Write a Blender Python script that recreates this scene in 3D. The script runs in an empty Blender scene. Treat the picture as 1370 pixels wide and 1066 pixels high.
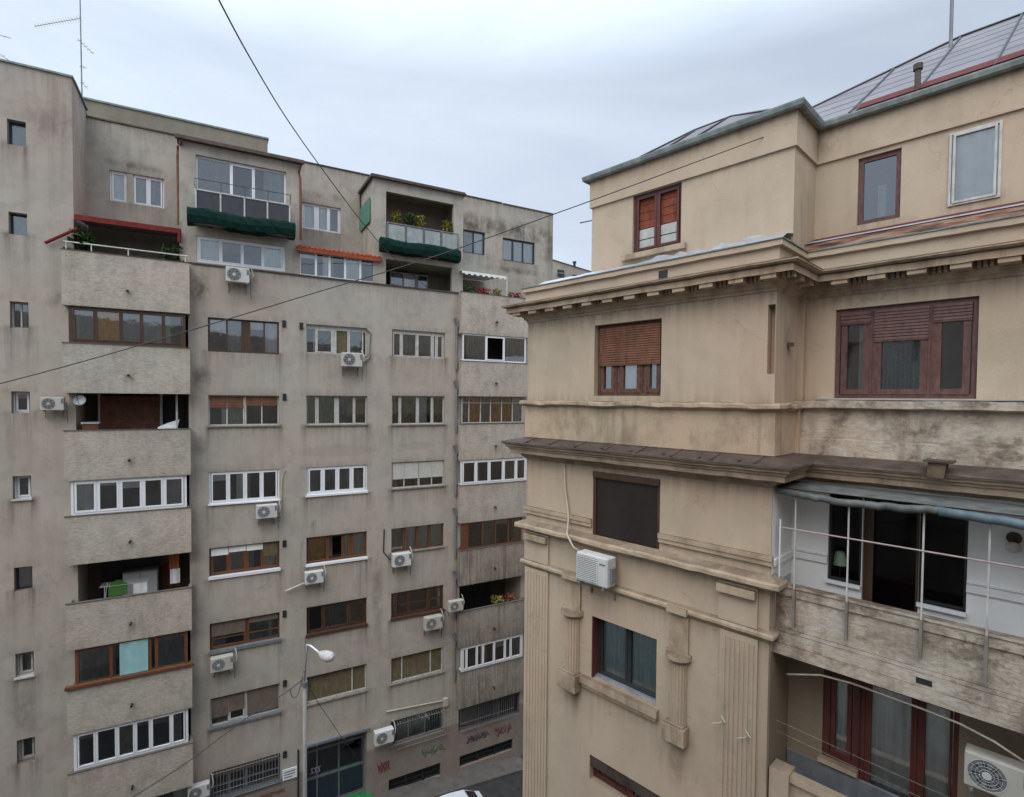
import bpy, math, random
from mathutils import Vector, Matrix
random.seed(7)
D = bpy.data
scene = bpy.context.scene
R = math.radians

# ------------------------------------------------------------------ camera
H = 17.6                                   # eye height above the street
FPX, CXP, CYP, PITCH, ROLL = 718.734, 685.0, 552.418, -0.026573, 0.009052
YL, YR = 1.06452, 0.77274
cp, sp, cr, sr = math.cos(PITCH), math.sin(PITCH), math.cos(ROLL), math.sin(ROLL)
FW = Vector((0, cp, sp)); UP0 = Vector((0, -sp, cp)); XA = Vector((1, 0, 0))
RT = XA*cr + UP0*sr; UPV = -XA*sr + UP0*cr
EYE = Vector((0, 0, H))
cam = D.cameras.new('camera'); cam_o = D.objects.new('camera', cam); scene.collection.objects.link(cam_o)
m = Matrix((RT, UPV, -FW)).transposed().to_4x4(); m.translation = EYE
cam_o.matrix_world = m
cam.sensor_width = 36; cam.lens = FPX/1370*36
cam.shift_y = (CYP-533)/1370
cam.clip_start = .05; cam.clip_end = 3000
scene.camera = cam_o
scene.view_settings.view_transform = 'Standard'; scene.view_settings.look = 'None'
scene.view_settings.exposure = 0.13; scene.view_settings.gamma = 1

# ------------------------------------------------------------------ sky and sun
SUN_EL, SUN_AZ = R(48), R(200)             # high soft sun behind the viewer
w = D.worlds.new('World'); scene.world = w; w.use_nodes = True
nt = w.node_tree; nt.nodes.clear()
N = nt.nodes.new; Lk = nt.links.new
out = N('ShaderNodeOutputWorld'); bg = N('ShaderNodeBackground'); Lk(bg.outputs[0], out.inputs[0])
sky = N('ShaderNodeTexSky'); sky.sky_type = 'NISHITA'; sky.sun_disc = False
sky.sun_elevation = SUN_EL; sky.sun_rotation = SUN_AZ
tc = N('ShaderNodeTexCoord'); sepw = N('ShaderNodeSeparateXYZ'); Lk(tc.outputs['Generated'], sepw.inputs[0])
mp = N('ShaderNodeMapping'); mp.inputs['Scale'].default_value = (1.1, 1.1, 3.4); Lk(tc.outputs['Generated'], mp.inputs[0])
n1 = N('ShaderNodeTexNoise'); n1.inputs['Scale'].default_value = 1.9; n1.inputs['Detail'].default_value = 7; n1.inputs['Roughness'].default_value = .55
n1.inputs['Distortion'].default_value = .4
Lk(mp.outputs[0], n1.inputs[0])
rp = N('ShaderNodeValToRGB'); rp.color_ramp.elements[0].position = .34; rp.color_ramp.elements[1].position = .66
rp.color_ramp.elements[0].color = (5.95, 6.85, 8.3, 1); rp.color_ramp.elements[1].color = (7.2, 8.25, 9.5, 1)
Lk(n1.outputs[0], rp.inputs[0])
# an overcast sky is brighter overhead than at the horizon
zr = N('ShaderNodeMapRange'); zr.inputs[1].default_value = 0.5; zr.inputs[2].default_value = 1.0; zr.inputs[3].default_value = 1.0; zr.inputs[4].default_value = 3.6
Lk(sepw.outputs[2], zr.inputs[0])
br = N('ShaderNodeMixRGB'); br.blend_type = 'MULTIPLY'; br.inputs[0].default_value = 1; Lk(rp.outputs[0], br.inputs[1]); Lk(zr.outputs[0], br.inputs[2])
xr = N('ShaderNodeMapRange'); xr.inputs[1].default_value = -.75; xr.inputs[2].default_value = .55; xr.inputs[3].default_value = 1.30; xr.inputs[4].default_value = .95
Lk(sepw.outputs[0], xr.inputs[0]); br2 = N('ShaderNodeMixRGB'); br2.blend_type = 'MULTIPLY'; br2.inputs[0].default_value = 1; Lk(br.outputs[0], br2.inputs[1]); Lk(xr.outputs[0], br2.inputs[2]); br = br2
mx = N('ShaderNodeMixRGB'); mx.inputs[0].default_value = .94; Lk(sky.outputs[0], mx.inputs[1]); Lk(br.outputs[0], mx.inputs[2])
Lk(mx.outputs[0], bg.inputs[0]); bg.inputs[1].default_value = .088
sun = D.lights.new('sun', 'SUN'); sun.energy = 1.5; sun.angle = R(50); sun.color = (1, .93, .84)
so = D.objects.new('sun', sun); scene.collection.objects.link(so)
sd = Vector((math.sin(SUN_AZ)*math.cos(SUN_EL), math.cos(SUN_AZ)*math.cos(SUN_EL), math.sin(SUN_EL)))
so.rotation_euler = sd.to_track_quat('Z', 'Y').to_euler(); so.location = sd*60

# ------------------------------------------------------------------ frames
class Frame:
    """A facade plane family: u along the wall, t into the building, z up (0 = eye level)."""
    def __init__(s, e, n, c): s.e = Vector((*e, 0)); s.n = Vector((*n, 0)); s.c = c
    def W(s, u, t, z): return s.e*u + s.n*(s.c+t) + Vector((0, 0, z+H))
    def at(s, px, py, t=0):               # survey: photo point on the plane at depth t -> (u, z)
        r = FW + RT*(px-CXP)/FPX - UPV*(py-CYP)/FPX
        P = r*((s.c+t)/(r.dot(s.n)))
        return P.dot(s.e), P.z
    def u(s, px, py, t=0): return s.at(px, py, t)[0]
    def z(s, px, py, t=0): return s.at(px, py, t)[1]
    def rect(s, x0, x1, yt, yb, t=0):      # x range and y at the middle -> u0,u1,z0,z1
        ym = (yt+yb)/2; xm = (x0+x1)/2
        return s.u(x0, ym, t), s.u(x1, ym, t), s.z(xm, yb, t), s.z(xm, yt, t)
LF = Frame((math.sin(YL), math.cos(YL)), (-math.cos(YL), math.sin(YL)), 22.5)
RF = Frame((math.sin(YR), -math.cos(YR)), (math.cos(YR), math.sin(YR)), 10.0)
WF = Frame((1, 0), (0, 1), 0)
def pt(px, py, Y):
    r = FW + RT*(px-CXP)/FPX - UPV*(py-CYP)/FPX
    return r*(Y/r.y) + EYE

# ------------------------------------------------------------------ mesh builder
OFFS = {}
class MB:
    def __init__(s): s.v = []; s.f = []; s.sm = False
    def poly(s, pts):
        i = len(s.v); s.v += [Vector(p) for p in pts]; s.f.append(list(range(i, i+len(pts)))); return s
    def box(s, fr, u0, u1, t0, t1, z0, z1):
        i = len(s.v)
        for (a, b, c) in ((u0,t0,z0),(u1,t0,z0),(u1,t1,z0),(u0,t1,z0),(u0,t0,z1),(u1,t0,z1),(u1,t1,z1),(u0,t1,z1)):
            s.v.append(fr.W(a, b, c))
        for q in ((3,2,1,0),(4,5,6,7),(0,1,5,4),(1,2,6,5),(2,3,7,6),(3,0,4,7)): s.f.append([i+k for k in q])
        return s
    def wq(s, fr, pts): return s.poly([fr.W(*p) for p in pts])
    def tube(s, pts, r, n=8, r2=None):
        pts = [Vector(p) for p in pts]; L = len(pts); rings = []
        for k, p in enumerate(pts):
            d = (pts[min(k+1, L-1)]-pts[max(k-1, 0)]).normalized()
            a = d.cross(Vector((0, 0, 1)));
            if a.length < .1: a = d.cross(Vector((1, 0, 0)))
            a.normalize(); b = d.cross(a)
            rr = r if r2 is None else r+(r2-r)*k/(L-1)
            i = len(s.v); rings.append(i)
            for j in range(n):
                A = 2*math.pi*j/n; s.v.append(p+a*math.cos(A)*rr+b*math.sin(A)*rr)
        for k in range(L-1):
            for j in range(n):
                s.f.append([rings[k]+j, rings[k]+(j+1)%n, rings[k+1]+(j+1)%n, rings[k+1]+j])
        s.f.append([rings[0]+j for j in range(n)][::-1]); s.f.append([rings[-1]+j for j in range(n)])
        return s
    def disc(s, c, ax, r, depth, n=20):
        ax = Vector(ax).normalized(); return s.tube([Vector(c), Vector(c)+ax*depth], r, n)
    def build(s, name, mat, parent=None, smooth=False, bevel=0, grime=None):
        me = D.meshes.new(name)
        if parent is not None: off = OFFS[parent]
        else:
            xs = [v.x for v in s.v]; ys = [v.y for v in s.v]; zs = [v.z for v in s.v]
            off = Vector(((min(xs)+max(xs))/2, (min(ys)+max(ys))/2, min(zs)))
        me.from_pydata([v-off for v in s.v], [], s.f); me.materials.append(mat)
        if smooth:
            for p in me.polygons: p.use_smooth = True
        me.update()
        if grime:
            fr, fn = grime; at_ = me.attributes.new('grime', 'FLOAT', 'POINT')
            at_.data.foreach_set('value', [fn(v.dot(fr.e), v.z-H) for v in s.v])
        o = D.objects.new(name, me); scene.collection.objects.link(o)
        if parent is not None: o.parent = parent
        else: o.location = off
        OFFS[o] = off
        if bevel:
            b = o.modifiers.new('bevel', 'BEVEL'); b.width = bevel; b.segments = 2; b.limit_method = 'ANGLE'
        return o
def tag(o, label, cat=None, group=None, kind=None):
    if label: o['label'] = label
    if cat: o['category'] = cat
    if group: o['group'] = group
    if kind: o['kind'] = kind
    return o
def empty(name, loc, label=None, cat=None, group=None, rz=0):
    o = D.objects.new(name, None); scene.collection.objects.link(o); o.location = loc; o.rotation_euler = (0, 0, rz)
    o.empty_display_size = .3; OFFS[o] = Vector(loc); tag(o, label, cat, group); return o
def copy_tree(o, parent=None):
    c = o.copy(); scene.collection.objects.link(c)
    if parent: c.parent = parent
    for ch in [x for x in list(D.objects) if x.parent == o and x != c]: copy_tree(ch, c)
    return c

# ------------------------------------------------------------------ materials
MATS = {}
class Mat:
    def __init__(s, name, rough=.8, spec=.3, metal=0):
        s.m = D.materials.new(name); s.m.use_nodes = True; s.t = s.m.node_tree
        s.b = s.t.nodes['Principled BSDF']; s.b.inputs['Roughness'].default_value = rough
        s.b.inputs['Specular IOR Level'].default_value = spec; s.b.inputs['Metallic'].default_value = metal
        s.tc = s.t.nodes.new('ShaderNodeTexCoord'); s.pos = s.t.nodes.new('ShaderNodeNewGeometry')
        MATS[name] = s.m
    def n(s, k): return s.t.nodes.new(k)
    def l(s, a, b): s.t.links.new(a, b)
    def noise(s, scale=(1, 1, 1), sc=1, det=4, rough=.55, dist=0, rot=0):
        mp = s.n('ShaderNodeMapping'); mp.inputs['Scale'].default_value = scale; mp.inputs['Rotation'].default_value = (0, 0, rot)
        s.l(s.pos.outputs['Position'], mp.inputs[0])
        x = s.n('ShaderNodeTexNoise'); x.inputs['Scale'].default_value = sc; x.inputs['Detail'].default_value = det
        x.inputs['Roughness'].default_value = rough; x.inputs['Distortion'].default_value = dist
        s.l(mp.outputs[0], x.inputs[0]); return x.outputs[0]
    def rng(s, v, a, b, c=0, d=1):
        x = s.n('ShaderNodeMapRange'); x.inputs[1].default_value = a; x.inputs[2].default_value = b
        x.inputs[3].default_value = c; x.inputs[4].default_value = d; s.l(v, x.inputs[0]); return x.outputs[0]
    def math(s, op, a, b=None):
        x = s.n('ShaderNodeMath'); x.operation = op
        for i, q in enumerate((a, b)):
            if q is None: continue
            if isinstance(q, (int, float)): x.inputs[i].default_value = q
            else: s.l(q, x.inputs[i])
        return x.outputs[0]
    def mix(s, fac, a, b, mode='MIX'):
        x = s.n('ShaderNodeMixRGB'); x.blend_type = mode
        for i, q in enumerate((fac, a, b)):
            if isinstance(q, (int, float)): x.inputs[i].default_value = q
            elif isinstance(q, tuple): x.inputs[i].default_value = (*q, 1)
            else: s.l(q, x.inputs[i])
        return x.outputs[0]
    def spot(s, P, rad):                   # soft blotch round a world point
        mp = s.n('ShaderNodeVectorMath'); mp.operation = 'SUBTRACT'; s.l(s.pos.outputs['Position'], mp.inputs[0]); mp.inputs[1].default_value = P
        sc = s.n('ShaderNodeVectorMath'); sc.operation = 'MULTIPLY'; s.l(mp.outputs[0], sc.inputs[0]); sc.inputs[1].default_value = (1/rad[0], 1/rad[0], 1/rad[1])
        ln = s.n('ShaderNodeVectorMath'); ln.operation = 'LENGTH'; s.l(sc.outputs[0], ln.inputs[0])
        return s.rng(ln.outputs['Value'], 1, .2)
    def bump(s, h, dist=.01, strength=.5):
        x = s.n('ShaderNodeBump'); x.inputs['Strength'].default_value = strength; x.inputs['Distance'].default_value = dist
        s.l(h, x.inputs['Height']); s.l(x.outputs[0], s.b.inputs['Normal'])
    def color(s, c):
        if isinstance(c, tuple): s.b.inputs['Base Color'].default_value = (*c, 1)
        else: s.l(c, s.b.inputs['Base Color'])
        return s
def simple(name, col, rough=.6, spec=.3, metal=0, var=.25, sc=6, bump=0):
    M = Mat(name, rough, spec, metal)
    n = M.noise((1, 1, .5), sc, 5, .6)
    f = M.rng(n, .3, .75)
    d = tuple(c*(1-var) for c in col)
    M.color(M.mix(f, d, tuple(min(1, c*(1+var*.4)) for c in col)))
    if bump: M.bump(n, .01, bump)
    return M.m
def geo_z(M):
    x = M.n('ShaderNodeSeparateXYZ'); M.l(M.pos.outputs['Position'], x.inputs[0]); return x.outputs[2]

def stucco(name, base, dark, streak=.5, rows=None, spots=(), coarse=.5, fine=60, plinth=None, drip_sc=5, blotch=.5, lightspots=(), peel=None, cracks=.35):
    M = Mat(name, .93, .15)
    big = M.noise((1, 1, .8), .45, 5, .6, .6)
    med = M.noise((1, 1, .7), 2.2, 6, .65)
    tiny = M.noise((1, 1, 1), fine, 3, .6)
    comb = M.noise((7, 7, 17), 1, 5, .7) if coarse > .7 else None
    c = M.mix(M.rng(big, .3, .7), tuple(x*.93 for x in base), tuple(x*1.07 for x in base))
    c = M.mix(M.math('MULTIPLY', M.rng(med, .45, .8), blotch), c, dark)
    st = M.noise((drip_sc, drip_sc, .22), 1, 5, .65)
    stm = M.math('MULTIPLY', M.rng(st, .49, .70), M.rng(M.noise((1, 1, .6), .7, 3, .5), .42, .62))
    c = M.mix(M.math('MULTIPLY', stm, streak*.55), c, dark)
    if rows:                               # rain streaks under the sill line of every storey
        z0, per, length = rows
        z = geo_z(M)
        fr = M.math('FRACT', M.math('DIVIDE', M.math('SUBTRACT', z0+per*10, z), per))
        fall = M.rng(fr, 0, length, 1, 0)
        st2 = M.noise((9, 9, .5), 1, 4, .6)
        gate = M.rng(M.noise((1, 1, .8), .8, 2), .42, .6)
        k = M.math('MULTIPLY', M.math('MULTIPLY', fall, M.rng(st2, .45, .72)), gate)
        c = M.mix(M.math('MULTIPLY', k, streak), c, tuple(x*.8 for x in dark))
    pn = M.noise((1, 1, 1.3), .55, 7, .5, .3)   # repair patches with crisp edges
    c = M.mix(M.math('MULTIPLY', M.rng(pn, .585, .60), .28), c, tuple(min(1, x*1.12) for x in base))
    c = M.mix(M.math('MULTIPLY', M.rng(pn, .40, .385), .22), c, tuple(x*.72 for x in base))
    for P, rad, amt in spots:
        k = M.math('MULTIPLY', M.spot(P, rad), M.rng(med, .35, .6))
        c = M.mix(M.math('MULTIPLY', k, amt), c, tuple(x*.55 for x in dark))
    for P, rad, amt, col in lightspots:
        k = M.math('MULTIPLY', M.rng(M.spot(P, rad), .1, .3), amt)
        c = M.mix(k, c, col)
    ga = M.n('ShaderNodeAttribute'); ga.attribute_name = 'grime'
    gst = M.noise((8, 8, .45), 1, 5, .65)
    gk = M.math('MINIMUM', M.math('MULTIPLY', ga.outputs['Fac'], M.rng(gst, .36, .62, .12, 1)), 1.0)
    c = M.mix(M.math('MULTIPLY', gk, .78), c, tuple(x*.8 for x in dark))
    hue = M.noise((1, 1, 1), .35, 3, .5)
    c = M.mix(M.rng(hue, .35, .65), M.mix(1.0, c, (1.03, .97, .93), 'MULTIPLY'), M.mix(1.0, c, (.97, 1.0, .97), 'MULTIPLY'))
    if cracks:
        vm = M.n('ShaderNodeMapping'); vm.inputs['Scale'].default_value = (1, 1, 1.1); M.l(M.pos.outputs['Position'], vm.inputs[0])
        vn = M.n('ShaderNodeTexNoise'); vn.inputs['Scale'].default_value = 3; vn.inputs['Detail'].default_value = 5; M.l(vm.outputs[0], vn.inputs[0])
        va = M.n('ShaderNodeVectorMath'); va.operation = 'MULTIPLY_ADD'; M.l(vn.outputs['Color'], va.inputs[0]); va.inputs[1].default_value = (.5, .5, .5); M.l(vm.outputs[0], va.inputs[2])
        vo = M.n('ShaderNodeTexVoronoi'); vo.feature = 'DISTANCE_TO_EDGE'; vo.inputs['Scale'].default_value = .75; M.l(va.outputs[0], vo.inputs['Vector'])
        ck = M.math('MULTIPLY', M.rng(vo.outputs['Distance'], .006, .001), M.rng(M.noise((1, 1, 1), .9, 2), .50, .58))
        c = M.mix(M.math('MULTIPLY', ck, cracks), c, tuple(x*.7 for x in dark))
    if peel:
        pk = M.noise((1, 1, 1.15), 1.9, 8, .64, .3)
        c = M.mix(M.math('MULTIPLY', M.rng(pk, .52, .60), .6), c, peel)
        c = M.mix(M.math('MULTIPLY', M.rng(pk, .44, .36), .6), c, tuple(x*.9 for x in dark))
    nz = M.n('ShaderNodeSeparateXYZ'); M.l(M.pos.outputs['Normal'], nz.inputs[0])
    c = M.mix(M.math('MULTIPLY', M.rng(nz.outputs[2], .5, .9), M.rng(med, .2, .6, .35, .8)), c, tuple(x*.9 for x in dark))   # dirt lying on ledges
    if comb: c = M.mix(M.rng(comb, .35, .6), M.mix(1.0, c, (.80, .79, .78), 'MULTIPLY'), c)
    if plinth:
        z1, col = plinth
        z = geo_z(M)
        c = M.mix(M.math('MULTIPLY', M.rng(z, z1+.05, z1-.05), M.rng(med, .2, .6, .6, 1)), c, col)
    c = M.mix(M.rng(tiny, .25, .75), M.mix(1.0, c, (.86, .86, .86), 'MULTIPLY'), c)
    M.color(c)
    h = M.mix(coarse, tiny, comb or M.noise((1, 1, 1), 14, 5, .7))
    M.bump(h, .012+.045*max(0, coarse-.5), .65)
    return M.m

GR = (.465, .420, .372); GD = (.190, .160, .136)
def LW(px, py, t=0): u, z = LF.at(px, py, t); return LF.W(u, t, z)
def RW(px, py, t=0): u, z = RF.at(px, py, t); return RF.W(u, t, z)
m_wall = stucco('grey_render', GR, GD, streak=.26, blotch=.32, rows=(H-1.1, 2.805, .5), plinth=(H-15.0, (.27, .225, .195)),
    spots=[(LW(266, 385), (.45, .7), .8), (LW(268, 505), (.4, .6), .7), (LW(268, 600), (.35, .5), .5), (LW(66, 165), (1.2, 1.0), .35),
           (LW(215, 375), (.3, .3), .6), (LW(75, 400), (.35, .35), .6), (LW(30, 950), (.5, 1.2), .4), (LW(505, 800), (.3, 2.4), .45), (LW(300, 700), (.8, .5), .2),
           (LW(612, 560), (.2, 6), .5), (LW(258, 780), (.25, 5), .35)],
    lightspots=[(LW(455, 603), (1.7, .28), .35, (.36, .30, .24)), (LW(556, 596), (.9, .2), .3, (.30, .27, .24)), (LW(355, 405), (.8, .35), .25, (.33, .29, .26))])
m_upper = stucco('upper_grey_render', (.445, .408, .36), (.16, .14, .115), streak=.5, rows=(H+6.2, 6, .4),
    spots=[(LW(640, 300, 2.2), (1.8, .7), .9), (LW(700, 310, 2.2), (2.2, .6), .9), (LW(735, 330, 2.2), (.5, 1.5), .6), (LW(180, 222, 2.2), (1.3, .2), .6), (LW(430, 262, 2.2), (1.1, .25), .5), (LW(690, 362, 2.2), (2, .25), .7)])
m_parapet = stucco('rough_balcony_render', (.535, .485, .425), (.23, .20, .165), streak=.5, coarse=.8, fine=28, drip_sc=4, blotch=.55)
m_parapet_dirty = stucco('soot_streaked_render', (.40, .36, .31), (.10, .085, .07), streak=1.7, coarse=.8, fine=28, drip_sc=9, blotch=.6)
m_strip = stucco('brown_roof_render', (.27, .25, .20), (.14, .13, .10), streak=.8)
BG = (.55, .442, .34); BD = (.27, .205, .145)
m_beige = stucco('beige_render', BG, BD, streak=.35, coarse=.35, fine=90, blotch=.22, drip_sc=3,
    spots=[(RW(1066, 430, .6), (.4, 1.4), .6), (RW(1055, 290, 1.3), (.35, 1.3), .6), (RW(1100, 195, 2), (.6, .35), .8), (RW(770, 930), (.15, .6), .8), (RW(902, 1030), (.2, .5), .8)])
m_trim = stucco('beige_moulding_render', (.50, .395, .29), (.17, .122, .085), streak=1.1, coarse=.5, fine=40, drip_sc=5, blotch=.85)
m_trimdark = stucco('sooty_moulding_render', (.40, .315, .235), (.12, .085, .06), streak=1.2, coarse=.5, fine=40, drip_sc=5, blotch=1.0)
m_weather = stucco('weathered_balcony_concrete', (.58, .50, .41), (.12, .088, .064), streak=1.3, coarse=.85, fine=24, drip_sc=3, blotch=1.0, peel=(.64, .59, .50))
m_rough = stucco('flaking_band_render', (.46, .39, .29), (.10, .085, .065), streak=.9, coarse=.9, fine=18, drip_sc=5, blotch=1.1, peel=(.56, .49, .38))
m_olive = stucco('olive_loggia_render', (.275, .228, .17), (.17, .15, .11), streak=.2, blotch=.3)
m_whitewall = simple('white_painted_wall', (.80, .81, .80), .8, .2, var=.1, sc=2)
m_pvc = simple('white_frame_plastic', (.78, .79, .80), .35, .4, var=.06)
m_offwhite = simple('grubby_white_paint', (.55, .54, .50), .6, .3, var=.3, sc=9)
m_brown = simple('dark_brown_frame', (.085, .045, .028), .5, .4, var=.35)
m_orange = simple('orange_brown_wood', (.165, .068, .033), .5, .4, var=.35, sc=12)
m_brownw = simple('weathered_brown_wood', (.15, .078, .055), .65, .3, var=.6, sc=16)
m_mauve = simple('purplish_brown_paint', (.14, .070, .058), .55, .35, var=.45, sc=14)
m_darkred = simple('dark_red_paint', (.11, .034, .028), .45, .4, var=.3)
m_rust = simple('rusty_red_boards', (.24, .068, .038), .7, .2, var=.5, sc=8)
m_board = simple('pale_board', (.50, .50, .47), .7, .2, var=.3)
m_navy = simple('dark_blue_frame', (.03, .04, .06), .4, .4, var=.2)
m_grey = simple('grey_metal', (.22, .23, .24), .5, .5, .2, var=.3)
m_dark = simple('dark_metal', (.03, .032, .035), .5, .4, var=.3)
m_shut_w = simple('pale_roller_shutter', (.52, .51, .46), .6, .3, var=.15)
m_shut_b = simple('brown_roller_shutter', (.20, .085, .045), .6, .3, var=.45, sc=7)
m_shut_g = simple('grey_brown_shutter', (.16, .125, .10), .6, .3, var=.3)
m_olivebl = simple('olive_blind', (.15, .125, .07), .75, .2, var=.35)
m_cw = simple('white_curtain', (.84, .85, .83), .9, .1, var=.15)
m_cg = simple('green_grey_curtain', (.46, .47, .34), .9, .1, var=.25)
m_ct = simple('teal_curtain', (.32, .55, .56), .9, .1, var=.15)
m_co = simple('mustard_curtain', (.90, .50, .09), .9, .1, var=.35)
m_cgrey = simple('grey_curtain', (.46, .455, .43), .9, .1, var=.3)
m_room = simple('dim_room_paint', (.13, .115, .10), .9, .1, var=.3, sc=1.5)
m_sillg = simple('grimy_concrete_sill', (.27, .24, .20), .8, .2, var=.4)
m_bars = simple('grey_window_bars', (.20, .20, .19), .6, .3, var=.2)
m_textg = Mat('ribbed_obscure_glass', .15, .6)
_w = m_textg.noise((1, 1, 1), 60, 1); m_textg.color(m_textg.mix(m_textg.rng(_w, .4, .6), (.06, .085, .10), (.13, .17, .19))); m_textg = m_textg.m
m_red = simple('red_gutter_paint', (.20, .035, .03), .8, .1, var=.35)
m_redroof = simple('dull_red_roof_paint', (.135, .035, .035), .85, .1, var=.35)
m_tile = simple('red_clay_tile', (.36, .085, .045), .8, .2, var=.5, sc=10, bump=.5)
m_copper = simple('green_grey_gutter', (.24, .27, .255), .55, .4, .3, var=.45, sc=5)
m_silver = simple('silver_flashing', (.55, .57, .60), .35, .5, .6, var=.3, sc=4)
m_sheet = simple('brown_sheet_metal', (.105, .075, .06), .55, .4, .2, var=.5, sc=4)
m_rustband = Mat('rusty_flashing', .7, .3)
_n = m_rustband.noise((1, 1, 7), 1.6, 5, .6)
_r = m_rustband.n('ShaderNodeValToRGB'); _r.color_ramp.elements[0].position = .38; _r.color_ramp.elements[0].color = (.03, .018, .014, 1)
_r.color_ramp.elements[1].position = .62; _r.color_ramp.elements[1].color = (.24, .17, .12, 1)
_e = _r.color_ramp.elements.new(.50); _e.color = (.15, .065, .035, 1)
m_rustband.l(_n, _r.inputs[0]); m_rustband.color(_r.outputs[0]); m_rustband = m_rustband.m
m_net = simple('green_shade_net', (.004, .028, .020), .85, .15, var=.5, sc=20, bump=.8)
m_netpan = simple('frosted_panel', (.33, .37, .35), .35, .4, var=.3)
m_greenpan = simple('green_corrugated_panel', (.10, .24, .18), .5, .4, var=.3)
m_leaf = simple('plant_leaf', (.07, .13, .035), .7, .3, var=.5, sc=30)
m_leafy = simple('yellowing_leaf', (.30, .28, .06), .7, .3, var=.4, sc=30)
m_flower = simple('red_flower', (.42, .05, .04), .7, .2, var=.4, sc=30)
m_terra = simple('terracotta', (.30, .11, .05), .8, .2)
m_cable = simple('cable_rubber', (.06, .06, .06), .6, .3)
m_pipew = simple('beige_conduit', (.50, .46, .38), .6, .3)
m_acw = simple('white_enamel', (.66, .67, .66), .4, .4, var=.12, sc=4)
m_acg = simple('fan_grille_grey', (.20, .21, .22), .5, .4)
m_canvas = simple('rolled_tarp', (.15, .155, .145), .7, .2, var=.45, sc=5, bump=.4)
m_bluetarp = simple('blue_tarp', (.12, .165, .18), .6, .3, var=.4, sc=5, bump=.4)
m_lampsh = simple('pale_green_shade', (.55, .75, .60), .8, .2)
m_asph = simple('asphalt', (.052, .05, .048), .9, .2, var=.35, sc=3, bump=.4)
m_pave = simple('pavement_concrete', (.135, .125, .11), .9, .2, var=.3, sc=3)
m_carw = simple('white_car_paint', (.70, .72, .72), .2, .6, var=.03)
m_tyre = simple('tyre_rubber', (.02, .02, .02), .8, .2)
m_green = simple('green_carpet', (.03, .20, .07), .95, .1)
m_stone = simple('spout_stone', (.16, .12, .08), .9, .1, var=.5)
_t = m_acw.node_tree; _b = _t.nodes['Principled BSDF']; _o = _t.nodes.new('ShaderNodeObjectInfo'); _r2 = _t.nodes.new('ShaderNodeValToRGB')
_r2.color_ramp.elements[0].color = (.68, .62, .52, 1); _r2.color_ramp.elements[1].color = (1, 1, 1, 1); _m2 = _t.nodes.new('ShaderNodeMixRGB'); _m2.blend_type = 'MULTIPLY'; _m2.inputs[0].default_value = 1
_t.links.new(_o.outputs['Random'], _r2.inputs[0]); _src = _b.inputs['Base Color'].links[0].from_socket; _t.links.new(_src, _m2.inputs[1]); _t.links.new(_r2.outputs[0], _m2.inputs[2]); _t.links.new(_m2.outputs[0], _b.inputs['Base Color'])
ITEMS = [simple('pale_wardrobe', (.42,.38,.32), .7), simple('brown_wardrobe', (.16,.09,.05), .7), simple('bluish_cloth', (.18,.24,.32), .9), simple('cream_wall', (.50,.45,.36), .9)]
# glass
gm = Mat('window_glass'); t = gm.t; t.nodes.remove(gm.b)
go = [x for x in t.nodes if x.type == 'OUTPUT_MATERIAL'][0]
tr = gm.n('ShaderNodeBsdfTransparent'); tr.inputs[0].default_value = (.88, .90, .90, 1)
gl = gm.n('ShaderNodeBsdfGlossy'); gl.inputs['Roughness'].default_value = .03; gl.inputs['Color'].default_value = (.9, .93, .95, 1)
fz = gm.n('ShaderNodeFresnel'); fz.inputs[0].default_value = 1.6
bn = gm.n('ShaderNodeBump'); bn.inputs['Strength'].default_value = .08; bn.inputs['Distance'].default_value = .02
gm.l(gm.noise((1, 1, 1), 2.5, 2), bn.inputs['Height']); gm.l(bn.outputs[0], gl.inputs['Normal']); gm.l(bn.outputs[0], fz.inputs['Normal'])
mxs = gm.n('ShaderNodeMixShader'); gm.l(gm.math('ADD', gm.math('MULTIPLY', fz.outputs[0], 2.2), .08), mxs.inputs[0]); gm.l(tr.outputs[0], mxs.inputs[1]); gm.l(gl.outputs[0], mxs.inputs[2])
gm.l(mxs.outputs[0], go.inputs[0]); m_glass = gm.m
m_dglass = m_glass.copy(); m_dglass.name = 'dim_door_glass'
for _x in m_dglass.node_tree.nodes:
    if _x.type == 'FRESNEL': _x.inputs[0].default_value = 1.33
    if _x.type == 'MATH' and _x.operation == 'MULTIPLY': _x.inputs[1].default_value = 1.0
    if _x.type == 'MATH' and _x.operation == 'ADD': _x.inputs[1].default_value = .0
# sheet metal roof
rm = Mat('zinc_roof_sheet', .55, .3, .1)
c = rm.mix(rm.rng(rm.noise((1, 1, 1), .7, 5, .6), .3, .7), (.095, .09, .10), (.185, .175, .19))
c = rm.mix(rm.math('MULTIPLY', rm.rng(rm.noise((1, 1, 9), 1, 4, .6), .45, .7), .45), c, (.14, .10, .11)); rm.color(c); m_zinc = rm.m
# patterned textured glass for the middle pane
def mat_graff(name, col): return simple(name, col, .8, .1, var=.3, sc=14)
m_gred = mat_graff('red_spray', (.24, .085, .065)); m_ggreen = mat_graff('green_spray', (.13, .20, .11))
m_gdark = mat_graff('dark_spray', (.10, .09, .11)); m_gwhite = mat_graff('white_spray', (.55, .55, .6)); m_gor = mat_graff('orange_spray', (.28, .13, .08))

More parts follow.
